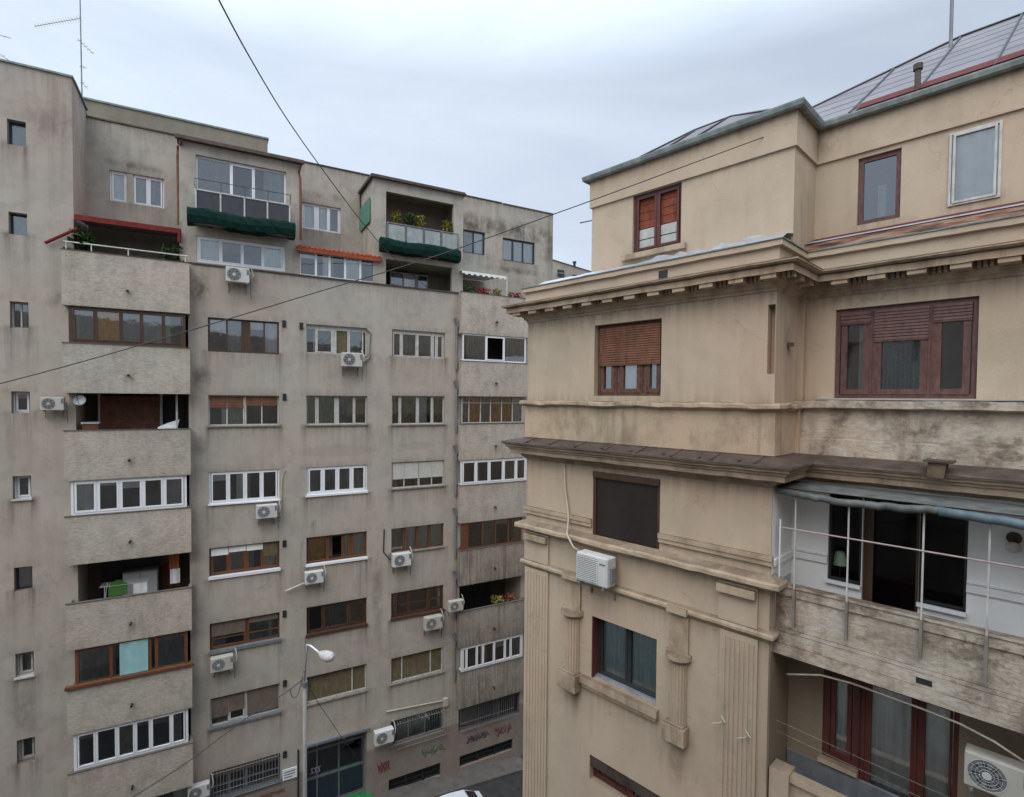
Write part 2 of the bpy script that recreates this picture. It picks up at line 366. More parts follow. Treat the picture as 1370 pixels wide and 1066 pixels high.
# ------------------------------------------------------------------ shared builders
def wall_panel(mb, fr, t, u0, u1, z0, z1, holes, reveal=.25, res=0):
    us = sorted({u0, u1, *[h[0] for h in holes], *[h[1] for h in holes]}); zs = sorted({z0, z1, *[h[2] for h in holes], *[h[3] for h in holes]})
    us = [x for x in us if u0 <= x <= u1]; zs = [x for x in zs if z0 <= x <= z1]
    if res:
        def cut(L):
            o_ = []
            for a, b in zip(L, L[1:]):
                n = max(1, round((b-a)/res)); o_ += [a+(b-a)*k/n for k in range(n)]
            return o_+[L[-1]]
        us, zs = cut(us), cut(zs)
        base = len(mb.v); nz = len(zs)
        mb.v += [fr.W(u_, t, z_) for u_ in us for z_ in zs]
        for i, (a, b) in enumerate(zip(us, us[1:])):
            for j, (c, d) in enumerate(zip(zs, zs[1:])):
                mu, mz = (a+b)/2, (c+d)/2
                if not any(h[0] < mu < h[1] and h[2] < mz < h[3] for h in holes):
                    q0 = base+i*nz+j; mb.f.append([q0, q0+nz, q0+nz+1, q0+1])
        us = []
    for a, b in zip(us, us[1:]):
        run = None
        for c, d in zip(zs, zs[1:]):
            mu, mz = (a+b)/2, (c+d)/2
            inside = any(h[0] < mu < h[1] and h[2] < mz < h[3] for h in holes)
            if inside:
                if run: mb.wq(fr, [(a,t,run[0]),(b,t,run[0]),(b,t,run[1]),(a,t,run[1])]); run = None
            else: run = (run[0], d) if run else (c, d)
        if run: mb.wq(fr, [(a,t,run[0]),(b,t,run[0]),(b,t,run[1]),(a,t,run[1])])
    for h in holes:
        d = h[4] if len(h) > 4 else reveal
        a, b, c, e = h[:4]; c2 = max(c, z0); e2 = min(e, z1)
        mb.wq(fr, [(a,t,c2),(a,t+d,c2),(a,t+d,e2),(a,t,e2)]); mb.wq(fr, [(b,t,c2),(b,t,e2),(b,t+d,e2),(b,t+d,c2)])
        if e <= z1: mb.wq(fr, [(a,t,e),(a,t+d,e),(b,t+d,e),(b,t,e)])
        if c >= z0: mb.wq(fr, [(a,t,c),(b,t,c),(b,t+d,c),(a,t+d,c)])
def slats(mb, fr, u0, u1, t, z0, z1, pitch=.05):
    n = max(2, int((z1-z0)/pitch)); p = (z1-z0)/n
    for k in range(n):
        a = z0+k*p
        mb.wq(fr, [(u0,t,a+.006),(u1,t,a+.006),(u1,t+.014,a+p),(u0,t+.014,a+p)])
        mb.wq(fr, [(u0,t+.014,a),(u1,t+.014,a),(u1,t,a+.006),(u0,t,a+.006)])
def curtain(mb, fr, u0, u1, t, z0, z1, amp=.02, wl=.11):
    wl *= random.uniform(.9, 2.2); amp *= random.uniform(.6, 1.1)
    n = max(6, int((u1-u0)/.02)); ph = random.random()*6
    p = [(u0+(u1-u0)*k/n, t+amp*math.sin(ph+2*math.pi*(u1-u0)*k/n/wl)+amp*.5*math.sin(ph*2+2*math.pi*(u1-u0)*k/n/wl/2.7)) for k in range(n+1)]
    for (a, ta), (b, tb) in zip(p, p[1:]): mb.wq(fr, [(a,ta,z0),(b,tb,z0),(b,tb,z1),(a,ta,z1)])
m_ca = simple('pale_teal_curtain', (.50, .64, .62), .9, .1, var=.15)
CUR = {'t': m_textg, 'a': m_ca, 'c': m_cw, 'G': m_cg, 'T': m_ct, 'o': m_co, 'k': m_cgrey}
def window(parent, fr, rect, panes, fm, t=0, rec=.14, bar=.05, sash=0, shut=None, sill=None, room=1.4, trans=None, label=None, deep=.07, sillout=.06, sillh=.05, roommat=None, caseh=0, full=None, glass=None):
    """panes: list of (relative width, kind).  g glass, c/G/T/o/k curtain behind glass, p solid pier, b blind, x empty (open sash)
       shut: per pane (fraction from the top, material)"""
    u0, u1, z0, z1 = rect; tf = t+rec
    if sill:
        sb = MB(); sb.box(fr, u0-.03, u1+.03, t-sillout, tf+.02, z0, z0+sillh); z0 = z0+sillh
    F = MB(); e = .003
    F.box(fr, u0, u1, tf, tf+deep, z0, z0+bar).box(fr, u0, u1, tf, tf+deep, z1-bar-caseh, z1)
    F.box(fr, u0, u0+bar, tf, tf+deep, z0+bar, z1-bar-caseh).box(fr, u1-bar, u1, tf, tf+deep, z0+bar, z1-bar-caseh)
    W_ = u1-u0-2*bar; tot = sum(p[0] for p in panes); x = u0+bar; G = MB(); GS = []; S = {}; C = {}; zi0, zi1 = z0+bar, z1-bar-caseh
    for i, (pw, k) in enumerate(panes):
        a = x; b = x+W_*pw/tot; x = b
        if i: F.box(fr, a-bar*.45, a+bar*.45, tf-.004, tf+deep-.01, zi0, zi1)
        if k[0] in 'pbx' and G.f: GS.append(G); G = MB()
        if k[0] == 'p': F.box(fr, a, b, tf+.012, tf+deep-.012, zi0, zi1); continue
        if k[0] == 'b':
            C.setdefault('blind', (MB(), m_olivebl)); slats(C['blind'][0], fr, a, b, tf+.03, zi0, zi1, .06); continue
        if sash or 's' in k[1:]:
            s = sash or .05
            for q in ((a+.02,b-.02,zi0,zi0+s),(a+.02,b-.02,zi1-s,zi1),(a+.02,a+.02+s,zi0+s,zi1-s),(b-.02-s,b-.02,zi0+s,zi1-s)): F.box(fr, q[0], q[1], tf-.015, tf+.04, q[2], q[3])
        if k[0] != 'x': G.wq(fr, [(a,tf+.03,zi0),(b,tf+.03,zi0),(b,tf+.03,zi1),(a,tf+.03,zi1)])
        if k == 'g' or k == 'gs':
            rr = random.random()
            if rr < .38:
                kk = random.choice('cckkGk'); mt = CUR[kk]; C.setdefault(kk, (MB(), mt)); w_c = (b-a)*random.uniform(.25, .7)
                if random.random() < .5: curtain(C[kk][0], fr, a, a+w_c, tf+.09, zi0, zi1)
                else: curtain(C[kk][0], fr, b-w_c, b, tf+.09, zi0, zi1)
            elif rr < .6:
                C.setdefault('roll', (MB(), random.choice([m_cw, m_olivebl, m_cgrey]))); hh = (zi1-zi0)*random.uniform(.15, .5); C['roll'][0].wq(fr, [(a+.03,tf+.06,zi1-hh),(b-.03,tf+.06,zi1-hh),(b-.03,tf+.06,zi1),(a+.03,tf+.06,zi1)])
        if k[0] in CUR:
            mt = CUR[k[0]]; C.setdefault(k[0], (MB(), mt)); g = .0 if 'f' in k else random.random()*.25
            wa = a+(b-a)*g if random.random() < .5 else a
            curtain(C[k[0]][0], fr, wa, b, tf+.075, zi0, zi1)
        if shut and shut[i]:
            fq, sm = shut[i]; S.setdefault(sm, MB()); zz = zi1-(zi1-zi0)*fq
            slats(S[sm], fr, a+.01, b-.01, tf-.03, zz, zi1, .05); S[sm].box(fr, a+.01, b-.01, tf-.032, tf-.012, zz-.03, zz)
        if trans: F.box(fr, a, b, tf+.002, tf+deep-.014, zi0+(zi1-zi0)*trans-bar*.35, zi0+(zi1-zi0)*trans+bar*.35)
    if full:
        fq, sm, tilt = full; sb2 = MB(); zz = zi1-(zi1-zi0)*fq; slats(sb2, fr, u0+bar+.01, u1-bar-.01, tf-.05, zz, zi1, .05); sb2.box(fr, u0+bar+.01, u1-bar-.01, tf-.055, tf-.03, zz-.04, zz); S[sm] = sb2
    fo = F.build('window', fm, parent)
    if label: fo['label'] = label
    for g_ in GS+[G]:
        if g_.f: g_.build('pane', glass or m_glass, fo)
    for sm, mb in S.items(): mb.build('shutter', sm, fo)
    for k, (mb, mt) in C.items(): mb.build('blind' if k in ('blind', 'roll') else 'curtain', mt, fo)
    if room > .9:
        for _ in range(random.choice((1, 1, 2))):
            im = MB(); iw = random.uniform(.25, .6)*(u1-u0)*.5; ix = random.uniform(u0+.05, u1-iw-.05); im.box(fr, ix, ix+iw, tf+.5, tf+.85, z0+.02, z0+(z1-z0)*random.uniform(.3, .9)); im.build('furniture', random.choice(ITEMS), fo)
    if sill: sb.build('sill', sill, fo)
    rb = MB(); a, b, c_, d = u0, u1, z0, z1; tr_ = tf+deep; t2 = tr_+room
    rb.wq(fr, [(a,t2,c_),(b,t2,c_),(b,t2,d),(a,t2,d)]).wq(fr, [(a,tr_,c_),(a,t2,c_),(a,t2,d),(a,tr_,d)]).wq(fr, [(b,tr_,c_),(b,tr_,d),(b,t2,d),(b,t2,c_)])
    rb.wq(fr, [(a,tr_,c_),(b,tr_,c_),(b,t2,c_),(a,t2,c_)]).wq(fr, [(a,tr_,d),(a,t2,d),(b,t2,d),(b,tr_,d)])
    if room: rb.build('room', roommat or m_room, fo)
    return fo
def stroke(mb, fr, t, pts, wd):
    for (a, b), (c_, d) in zip(pts, pts[1:]):
        L = math.hypot(c_-a, d-b) or 1; nx, nz = -(d-b)/L*wd/2, (c_-a)/L*wd/2
        mb.wq(fr, [(a-nx,t,b-nz),(c_-nx,t,d-nz),(c_+nx,t,d+nz),(a+nx,t,b+nz)])
#MARK
# ================================================================== ground
def struct(mb, name, mat): o = mb.build(name, mat); tag(o, None, None, None, 'structure'); return o
g = MB(); g.poly([(-400, -300, 0), (400, -300, 0), (400, 600, 0), (-400, 600, 0)]); struct(g, 'ground', m_asph)
g = MB()
def gz(u): return -17.16-.066*(u-6.5)         # the street falls gently along the facade
for a in range(-12, 13):
    g.wq(LF, [(a, -9, gz(a)+.0), (a+1, -9, gz(a+1)), (a+1, 0, gz(a+1)), (a, 0, gz(a))])
struct(g, 'street', m_asph)
g = MB()
for a in range(-12, 13):
    g.wq(LF, [(a,-1.1,gz(a)+.12),(a+1,-1.1,gz(a+1)+.12),(a+1,.05,gz(a+1)+.12),(a,.05,gz(a)+.12)])
    g.wq(LF, [(a,-1.1,gz(a)-.05),(a+1,-1.1,gz(a+1)-.05),(a+1,-1.1,gz(a+1)+.12),(a,-1.1,gz(a)+.12)])
struct(g, 'pavement', m_pave)

# ================================================================== the grey apartment block
AB = empty('apartment_building', LF.W(3, 6, -17.6), 'grey eight storey block of flats with stacked balconies and glazed loggias', 'building')
holes = []
def hole(r, d=.14): holes.append((*r, d)); return r
R_ = LF.rect
# ---- stair tower windows
st = [(10.8,34.7,161,194.5),(12.4,35.6,284.5,314),(13,37.1,403.5,438.7),(15.5,38.7,523.5,552.3),(16,41.2,636.5,669.5),(17.6,41.8,758.5,790),(20,45,873,907),(23.6,46,988,1020)]
sk = [([(1,'k')],m_navy),([(1,'k')],m_dark),([(1,'g'),(1,'g')],m_offwhite),([(1,'gs')],m_pvc),([(1,'gs')],m_pvc),([(1,'k')],m_navy),([(1,'gs')],m_offwhite),([(1,'gs')],m_offwhite)]
ucols = (LF.u(13,405,0), LF.u(38,405,0))
for i, q in enumerate(st):
    r = R_(*q); r = (ucols[0], ucols[1], r[2], r[3]); hole(r, .22)
    window(AB, LF, r, sk[i][0], sk[i][1], rec=.22, bar=.045, sill=(m_offwhite if i in (4, 6) else None))
# ---- window columns
PW, OR, BR, OW = m_pvc, m_orange, m_brown, m_offwhite
col1u = (LF.u(278.6, 530), LF.u(373.6, 530)); col2u = (LF.u(409.8, 600), LF.u(491.3, 600)); col3u = (LF.u(524, 600), LF.u(594.6, 600))
W1 = [
 ((278,374,427.5,472), [(1.1,'g'),(1,'k'),(.5,'p'),(1,'g'),(.9,'c')], BR, dict(rec=.08, bar=.06)),
 ((278,374,528.7,571), [(1,'g'),(1,'G'),(.12,'p'),(1,'g'),(1,'g')], OW, dict(rec=.14, shut=[(.38,m_shut_b)]*2+[None]+[(.3,m_shut_b)]*2, sill=m_sillg)),
 ((278,374,629.5,673), [(1,'gs'),(1,'gs'),(1,'gs'),(1,'gs')], PW, dict(rec=.05, sill=m_pvc, bar=.06, sash=.05)),
 ((278,374,728.7,769.5), [(1,'g'),(1,'k'),(1,'g'),(.9,'c')], OR, dict(rec=.12, sash=.06, sill=m_pvc, sillh=.1, shut=[(.25,m_cw),(.18,m_cw),(.2,m_cw),(.5,m_olivebl)])),
 ((278,374,827,867), [(1.1,'gs'),(.1,'p'),(1,'k')], OR, dict(rec=.12, shut=[(.5,m_shut_g),None,(.2,m_shut_g)], sill=m_grey, sillh=.12, trans=.35)),
 ((278,374,925,966), [(1,'g'),(1,'gs'),(.12,'p'),(2,'g')], OW, dict(rec=.12, shut=[(.72,m_shut_g),(.62,m_shut_g),None,(.9,m_shut_g)], sill=m_grey, sillh=.08)),
 ((278,374,1021,1061), [(1,'g'),(1,'g'),(.1,'p'),(1,'g'),(1,'g')], m_grey, dict(rec=.12, trans=.4, shut=[(.2,m_shut_g)]*2+[None]+[(.2,m_shut_g)]*2, sill=m_grey)),
]
W2 = [
 ((410,491,436,474), [(.55,'g'),(1.1,'gs'),(.2,'p'),(.8,'b'),(.1,'p'),(.9,'k'),(.2,'g')], OW, dict(rec=.12, caseh=.12)),
 ((410,491,529.3,569.5), [(.6,'G'),(.15,'p'),(1.2,'Gf'),(.25,'p'),(1.1,'k'),(.1,'p'),(.8,'Gf')], OW, dict(rec=.12, sill=m_sillg)),
 ((410,491,623.5,662), [(1,'kf'),(1,'kf'),(1,'kf'),(1,'kf')], PW, dict(rec=.05, sill=m_pvc, sillh=.08, sash=.06, bar=.06)),
 ((410,491,715,753), [(1.4,'o'),(1.1,'x'),(.5,'cf'),(.15,'p'),(1,'cf')], OR, dict(rec=.12, sill=m_pvc, sillh=.09, sash=.04)),
 ((410,491,806,844.6), [(.9,'g'),(1.5,'k'),(1,'g')], BR, dict(rec=.12, sill=m_brown, sillh=.1, sash=.05)),
 ((410,491,897,934.5), [(3,'b'),(.9,'b')], OW, dict(rec=.12, sill=m_sillg)),
]
W3 = [
 ((524,595,442.7,478.8), [(.6,'kf'),(1.1,'kf'),(1.1,'kf'),(.3,'k'),(.5,'kf')], OW, dict(rec=.1, sash=.045, caseh=.08)),
 ((524,595,529.5,569), [(.5,'G'),(.12,'p'),(1.2,'Gf'),(.15,'p'),(1,'g'),(.12,'p'),(.8,'Gf')], OW, dict(rec=.1, sill=m_sillg)),
 ((524,595,617,653), [(.8,'g'),(1,'g'),(.05,'p'),(.9,'g'),(.8,'g')], OW, dict(rec=.08, shut=[(.64,m_shut_w),(.64,m_shut_w),None,(.64,m_shut_w),(.64,m_shut_w)], sill=m_sillg)),
 ((524,595,703.5,736.7), [(.9,'kf'),(.12,'p'),(.9,'cf'),(.12,'p'),(.9,'cf'),(.1,'p'),(1,'cf')], OR, dict(rec=.1, sill=m_sillg)),
 ((524,595,788,823.5), [(1,'g'),(1.2,'g'),(.9,'g')], BR, dict(rec=.1, sill=m_brown, sillh=.1, sash=.05, trans=.45)),
 ((524,595,873,908), [(.7,'b'),(2,'b'),(.8,'b')], OW, dict(rec=.1, sill=m_sillg)),
 ((524,595,955,988), [(1,'g'),(1,'kf'),(1,'g')], m_grey, dict(rec=.12)),
]
for rows, cu in ((W1, col1u), (W2, col2u), (W3, col3u)):
    for q, panes, fm, kw in rows:
        r = R_(*q); r = (cu[0], cu[1], r[2], r[3]); hole(r, kw.get('rec', .14)+.02)
        window(AB, LF, r, panes, fm, **kw)
# pale mullions of the closed olive blinds are in the frame; entrance below column two
er = (LF.u(409.8, 1000), LF.u(491, 1000), gz(4)+.02, LF.z(450, 988)); hole(er, .5)
ef = MB(); u0, u1, z0, z1 = er; tf = .5
for a in (0, .19, .55, .98): x = u0+(u1-u0)*a; ef.box(LF, x, x+.06, tf, tf+.07, z0, z1)
for b in (0, .40, .80, .965): zz = z0+(z1-z0)*b; ef.box(LF, u0, u1, tf-.01, tf+.06, zz, zz+.09)
eo = ef.build('entrance_door', m_grey, AB)
kp = MB(); kp.box(LF, u0+.06, u1-.1, tf+.004, tf+.024, z0+.09, z0+(z1-z0)*.40); kp.build('kick_panel', m_navy, eo)
eg = MB(); eg.wq(LF, [(u0,tf+.03,z0),(u1,tf+.03,z0),(u1,tf+.03,z1),(u0,tf+.03,z1)]); eg.build('pane', m_glass, eo)
eb = MB(); eb.box(LF, u0, u1, 2.5, 2.6, z0, z1).box(LF, u0-.02, u1+.02, tf+.1, 2.5, z0-.1, z0-.01).box(LF, u0-.1, u0-.01, tf+.1, 2.5, z0, z1).box(LF, u1+.01, u1+.1, tf+.1, 2.5, z0, z1); eb.build('lobby_wall', m_dark, eo)
gw = MB(); r0 = random.Random(3)
x0, zz = LF.at(415, 1036, .48)
for k in range(3): stroke(gw, LF, .485, [(x0+k*.14, zz), (x0+k*.14+.1, zz+.02), (x0+k*.14+.04, zz+.2), (x0+k*.14+.14, zz+.22)], .03)
gw.build('graffiti_tag', m_gwhite, eo)
ea = MB(); ea.box(LF, u0-.1, u1+.12, -.12, .0, z1+.02, z1+.12); ea.build('door_lintel', m_grey, AB)
# basement openings with louvres
for (x0, x1, yt, yb) in ((520,589.5,1032,1050),(615,686,1000,1015)):
    r = R_(x0, x1, yt, yb); hole(r, .2); lo = MB(); a, b, c0, d = r
    for k in range(4):
        x = a+(b-a)*k/3; lo.box(LF, x-.04, x+.04, .1, .18, c0, d)
    for k in range(3): zz = c0+(d-c0)*(k+.2)/3; lo.box(LF, a, b, .12, .16, zz, zz+.05)
    lo.box(LF, a, b, .2, .24, c0, d); lo.build('basement_vent', m_dark, AB)
# ---- balcony stacks: tall recesses with floors
ZA_t = [4.63,1.66,-1.17,-3.95,-6.8,-9.62,-12.4,-15.3]; ZA_b = [2.87,.06,-2.78,-5.53,-8.32,-11.12,-13.96,-17.0]
ZB_t = [4.75,1.67,-1.17,-3.95,-6.9,-9.7,-12.5]; ZB_b = [2.91,.1,-2.8,-5.65,-8.5,-11.35,-14.15]
UA = (-4.233, -.735); UAo = (-4.0, -.80); UB = (9.652, 13.2); UBo = (9.80, 13.05)
for i in range(7):
    top = ZA_b[i-1] if i else 7.1
    if i: holes.append((UAo[0], UAo[1], ZA_b[i]+.14, ZA_b[i-1], 1.6))
holes.append((UAo[0], UAo[1], ZA_b[6]-1.4, ZA_b[6], .2))
holes.append((UAo[0], UAo[1], ZA_b[0]+.14, 4.72, 1.6))
for i in range(1, 7): holes.append((UBo[0], UBo[1], ZB_b[i]+.14, ZB_b[i-1], 1.6))
holes.append((UBo[0], UBo[1], ZB_b[0]+.14, 4.72, 1.6))
rB7 = (UBo[0], UBo[1], LF.z(655, 967), ZB_b[6]-.02); holes.append((*rB7, .2))
window(AB, LF, rB7, [(1,'k'),(1,'g'),(1,'g')], m_grey, rec=.14)
rA7 = (UAo[0], UAo[1], ZA_b[6]-1.4, ZA_b[6]-.02)
window(AB, LF, rA7, [(1,'g'),(1,'g'),(1,'g')], m_brown, rec=.14)
# main front wall
ZT = 4.72
GW = [h for h in holes if h[3]-h[2] < 2.2 and h[0] < 9.3 and not (h[0] < -3.5 and h[0] > -4.6)]
GAC = [LF.at(x, y, -.2) for x, y in ((318,378),(470,490),(70,550),(356,695),(420,783),(537,760),(579,843),(610,818),(296,902),(514,999))]
GV = [LF.at(x, y) for x, y in ((380,440),(403,442),(380.5,538),(380.5,734),(380.5,828),(381,921),(451,420),(420,700),(560,560))]
def grime_left(u, z):
    g_ = 0
    for a, b, c0, d, *_ in GW:
        if a-.18 < u < b+.18:
            if z < c0+.02:
                dz = c0-z; e1 = math.exp(-dz/.45)*.55
                for ed, L_ in ((a, .9), (b, 1.1)): e1 += .8*math.exp(-((u-ed)/.10)**2)*math.exp(-dz/L_)
                g_ = max(g_, e1)
            elif z > d and z-d < .3: g_ = max(g_, .5*(1-(z-d)/.3))
    for au, az in GAC:
        if z < az+.1 and abs(u-au) < .45: g_ = max(g_, .75*math.exp(-max(0, az-z)/.6)*math.exp(-((u-au)/.3)**2))
    for au, az in GV:
        if z < az+.05: g_ = max(g_, .8*math.exp(-max(0, az-z)/.5)*math.exp(-((u-au)/.07)**2))
    if -.75 < u < -.05: g_ = max(g_, .55*math.exp(-(u+.72)/.22)*(.6+.6*max(0, math.cos((z-2.7)*2*math.pi/2.82))))
    if 9.1 < u < 9.75: g_ = max(g_, .65*math.exp(-abs(u-9.6)/.15))
    if z > 4.0 and u > -.7: g_ = max(g_, .6*math.exp(-(4.72-z)/.22))
    if 5.0 < u < 5.55 and z < -5: g_ = max(g_, .6*math.exp(-((u-5.3)/.12)**2))
    g_ = max(g_, .7*math.exp(-max(0, z-gz(u))/.45))
    if z > 9.0: g_ = max(g_, .5*math.exp(-(10.3-z)/.35))
    return g_
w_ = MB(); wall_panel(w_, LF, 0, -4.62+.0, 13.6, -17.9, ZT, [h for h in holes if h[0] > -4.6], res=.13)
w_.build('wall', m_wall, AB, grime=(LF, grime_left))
w_ = MB(); wall_panel(w_, LF, 0, -13, -4.62, -17.9, 10.3, [h for h in holes if h[0] < -4.6], res=.15)
utw = LF.u(96, 104, 0); 
wall_panel(w_, LF, 0, -4.62, utw, ZT, 10.3, [])
w_.wq(LF, [(utw,0,ZT-.3),(utw,2.2,ZT-.3),(utw,2.2,10.3),(utw,0,10.3)])
w_.box(LF, -13, utw, .02, 4, 10.2, 10.29)
w_.wq(LF, [(-13,0,-17.9),(-13,14,-17.9),(-13,14,10.3),(-13,0,10.3)])
w_.build('stair_tower', m_wall, AB, grime=(LF, grime_left))
cpg = MB(); cpg.box(LF, -13, utw+.04, -.05, .25, 10.3, 10.36).box(LF, utw-.18, utw+.05, .25, 2.3, 10.3, 10.36); cpg.build('coping', m_copper, AB)
# terrace ledge cap, terrace deck, side and back walls
dk = MB(); dk.box(LF, -.70, 13.6, -.05, .12, ZT, ZT+.05); dk.build('terrace_edge', m_sheet, AB)
dk = MB(); dk.box(LF, utw+.02, -1.07, .0+.02, 2.2, ZT-1.75, ZT-1.6)
dk.box(LF, 13.6, 17.6, 0.3, 2.2, ZT-1.7, ZT-.9).box(LF, 9.82, 13.6, .1, 2.2, ZT-1.55, ZT-1.45); dk.build('terrace_floor', m_pave, AB)
bk = MB(); bk.wq(LF, [(13.6,0,-17.9),(13.6,0,ZT),(13.6,2.2,ZT),(13.6,2.2,-17.9)]); bk.wq(LF, [(13.6,2.2,-17.9),(17.6,2.2,-17.9),(17.6,2.2,ZT-.9),(13.6,2.2,ZT-.9)])
bk.wq(LF, [(-13,14,-17.9),(17.6,14,-17.9),(17.6,14,10),(-13,14,10)]).wq(LF, [(16.14,2.2,-17.9),(16.14,14,-17.9),(16.14,14,9.9),(16.14,2.2,9.9)])
bk.build('side_wall', m_wall, AB)
# floors, backs of both stacks
def stack(US, Uo, zt, zb, prot, mats, first):
    for i in range(len(zb)):
        p = MB(); a, b = US; t = -prot
        wall_panel(p, LF, t, a, b, zb[i], zt[i], [], res=.12); p.box(LF, a, b, t+.004, t+.1, zb[i], zt[i])
        p.box(LF, a, a+.1, t+.1, -.005, zb[i], zt[i]).box(LF, b-.1, b, t+.1, -.005, zb[i], zt[i])
        p.box(LF, a+.1, b-.1, t+.1, -.005, zb[i], zb[i]+.13)
        if i < 7: po = p.build('balcony_parapet', mats[i], AB, grime=(LF, (lambda u_, z_, a=a, b=b, c0=zb[i], d=zt[i]: max((.85 if mats is not None and mats[i] is m_parapet_dirty else .4)*math.exp(-(z_-c0)/(.75 if mats[i] is m_parapet_dirty else .2)), .45*math.exp(-(d-z_)/.18), .9*math.exp(-((u_-(a+b)/2)/.09)**2)*math.exp(-max(0, c0+.62-z_)/.5)*(z_ < c0+.66)))))
        c0 = MB(); c0.box(LF, a-.015, b+.015, t-.015, t+.115, zt[i], zt[i]+.025); c0.build('parapet_cap', m_pave if i else m_sheet, po)
        s = MB(); c = LF.W((a+b)/2-.02, t, zb[i]+.62); s.tube([c+LF.n*.05, c-LF.n*.16-Vector((0,0,.03))], .035, 8); s.build('drain_spout', m_dark, po)
        f = MB(); f.box(LF, Uo[0], Uo[1], .02, 1.58, zb[i]+.0, zb[i]+.138)
        zc = (zb[i-1] if i else first)
        f.wq(LF, [(Uo[0],1.6,zb[i]+.14),(Uo[1],1.6,zb[i]+.14),(Uo[1],1.6,zc),(Uo[0],1.6,zc)])
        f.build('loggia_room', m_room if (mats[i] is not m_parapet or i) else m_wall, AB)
stack(UA, UAo, ZA_t[:7], ZA_b[:7], .5, [m_parapet]*7, ZT)
stack(UB, UBo, ZB_t, ZB_b, .35, [m_parapet, m_parapet, m_parapet, m_parapet, m_parapet_dirty, m_parapet_dirty, m_parapet_dirty], ZT)
# glazed loggias (front frames standing on the parapets)
def glaze(ua, ub, z0, z1, t, panes, fm, ret=True, **kw):
    fo = window(AB, LF, (ua, ub, z0, z1), panes, fm, t=t, rec=0, room=0, **kw)
    if ret:
        s = MB(); G = MB()
        for x in (ua, ub-.05):
            s.box(LF, x, x+.05, t+.08, -.01, z0, z0+.06).box(LF, x, x+.05, t+.08, -.01, z1-.06, z1)
            G.wq(LF, [(x+.025,t+.08,z0+.06),(x+.025,-.01,z0+.06),(x+.025,-.01,z1-.06),(x+.025,t+.08,z1-.06)])
        s.build('side_frame', fm, fo); G.build('side_pane', m_glass, fo)
    return fo
e = .003
uL = LF.u(92, 440, -.4); uR = LF.u(248.2, 440, -.4)
glaze(uL, uR, ZA_t[1]+.03, ZA_b[0]-.005, -.42, [(.95,'k'),(1.1,'o'),(.9,'k'),(1,'k'),(.9,'g')], BR, bar=.09, sash=.03)
glaze(LF.u(95,660,-.4), uR, ZA_t[3]+.03, ZA_b[2]-.005, -.42, [(1,'cf'),(1,'g'),(1.05,'g'),(1,'g'),(1,'k')], PW, bar=.07, sash=.06)
glaze(LF.u(100.5,890,-.4), uR, ZA_t[5]+.03, ZA_b[4]-.005, -.42, [(1.35,'kf'),(.45,'g'),(1.25,'Tf'),(.3,'g'),(1.3,'k')], OR, bar=.1)
tq = MB(); curtain(tq, LF, LF.u(160,870,-.44), LF.u(198,868,-.44), -.445, ZA_t[5]+.14, ZA_b[4]-.06, .008, .3); tq.build('teal_sheet', m_ct, AB)
pk = MB(); pk.box(LF, UA[0]-.05, UA[1]+.06, -.56, -.40, ZA_t[5]+.026, ZA_t[5]+.12); pk.build('timber_sill', m_orange, AB)
glaze(LF.u(98.7,1000,-.4), LF.u(252,1000,-.4), ZA_t[6]+.03, ZA_b[5]-.005, -.42, [(1,'g'),(1.15,'g'),(1,'Gf'),(.9,'g'),(1.2,'g'),(.85,'g')], PW, bar=.08, sash=.04)
uBL, uBR = LF.u(619,460,-.3), LF.u(703.5,460,-.3)
glaze(uBL, uBR, ZB_t[1]+.03, ZB_b[0]-.005, -.3, [(1.15,'k'),(1,'xs'),(1.15,'k')], PW, bar=.06)
glaze(UBo[0]+.02, LF.u(697,545,.1), ZB_t[2]+.03, ZB_b[1]-.01, -.06, [(.5,'k'),(.9,'of'),(.8,'kf'),(.9,'of'),(.9,'of'),(.8,'cf')], OW, ret=False, bar=.045, trans=.78)
glaze(LF.u(616.5,640,-.3), LF.u(705,640,-.3), ZB_t[3]+.03, ZB_b[2]-.005, -.3, [(1,'g'),(1,'g'),(1.1,'g'),(1,'Gf'),(.8,'Gf')], PW, bar=.07, sash=.05)
glaze(LF.u(617,715,-.3), LF.u(698,715,-.3), ZB_t[4]+.03, ZB_b[3]-.005, -.3, [(.4,'p'),(1.1,'g'),(1,'k'),(1,'g'),(1,'g')], OR, bar=.06)
glaze(LF.u(617,880,-.3), LF.u(699,880,-.3), ZB_t[6]+.03, ZB_b[5]-.005, -.3, [(.35,'g'),(1,'g'),(.6,'g'),(1.1,'g'),(1.1,'g'),(.6,'g'),(1.1,'k')], PW, bar=.08, sash=.03)
# open loggia backs: doors and cladding
def backwall(u0, u1, z0, z1, mat, name, t=1.52, pr=None):
    b = MB(); b.box(LF, u0, u1, t, t+.06, z0, z1)
    if pr: 
        for k in range(1, pr): x = u0+(u1-u0)*k/pr; b.box(LF, x-.02, x+.02, t-.02, t, z0, z1)
    return b.build(name, mat, AB)
sl = MB(); slats(sl, LF, -3.5, -1.75, 1.0, ZA_b[2]+.14, ZA_b[1]-.1, .09); sl.build('rolling_shutter', m_shut_b, AB)
backwall(-1.7, -1.0, ZA_b[2]+.14, ZA_b[1]-.1, m_dark, 'balcony_door')
lf = MB(); lf.box(LF, -3.56, -3.50, .96, 1.04, ZA_b[2]+.14, ZA_b[1]-.02).box(LF, -1.74, -1.66, .96, 1.04, ZA_b[2]+.14, ZA_b[1]-.02).box(LF, -1.2, -1.14, .05, .12, ZA_t[2], ZA_b[1]-.01); lf.build('shutter_post', m_offwhite, AB)
backwall(-3.6, -1.9, ZA_b[4]+.9, ZA_b[3]-.05, m_dark, 'kitchen_window', pr=3)
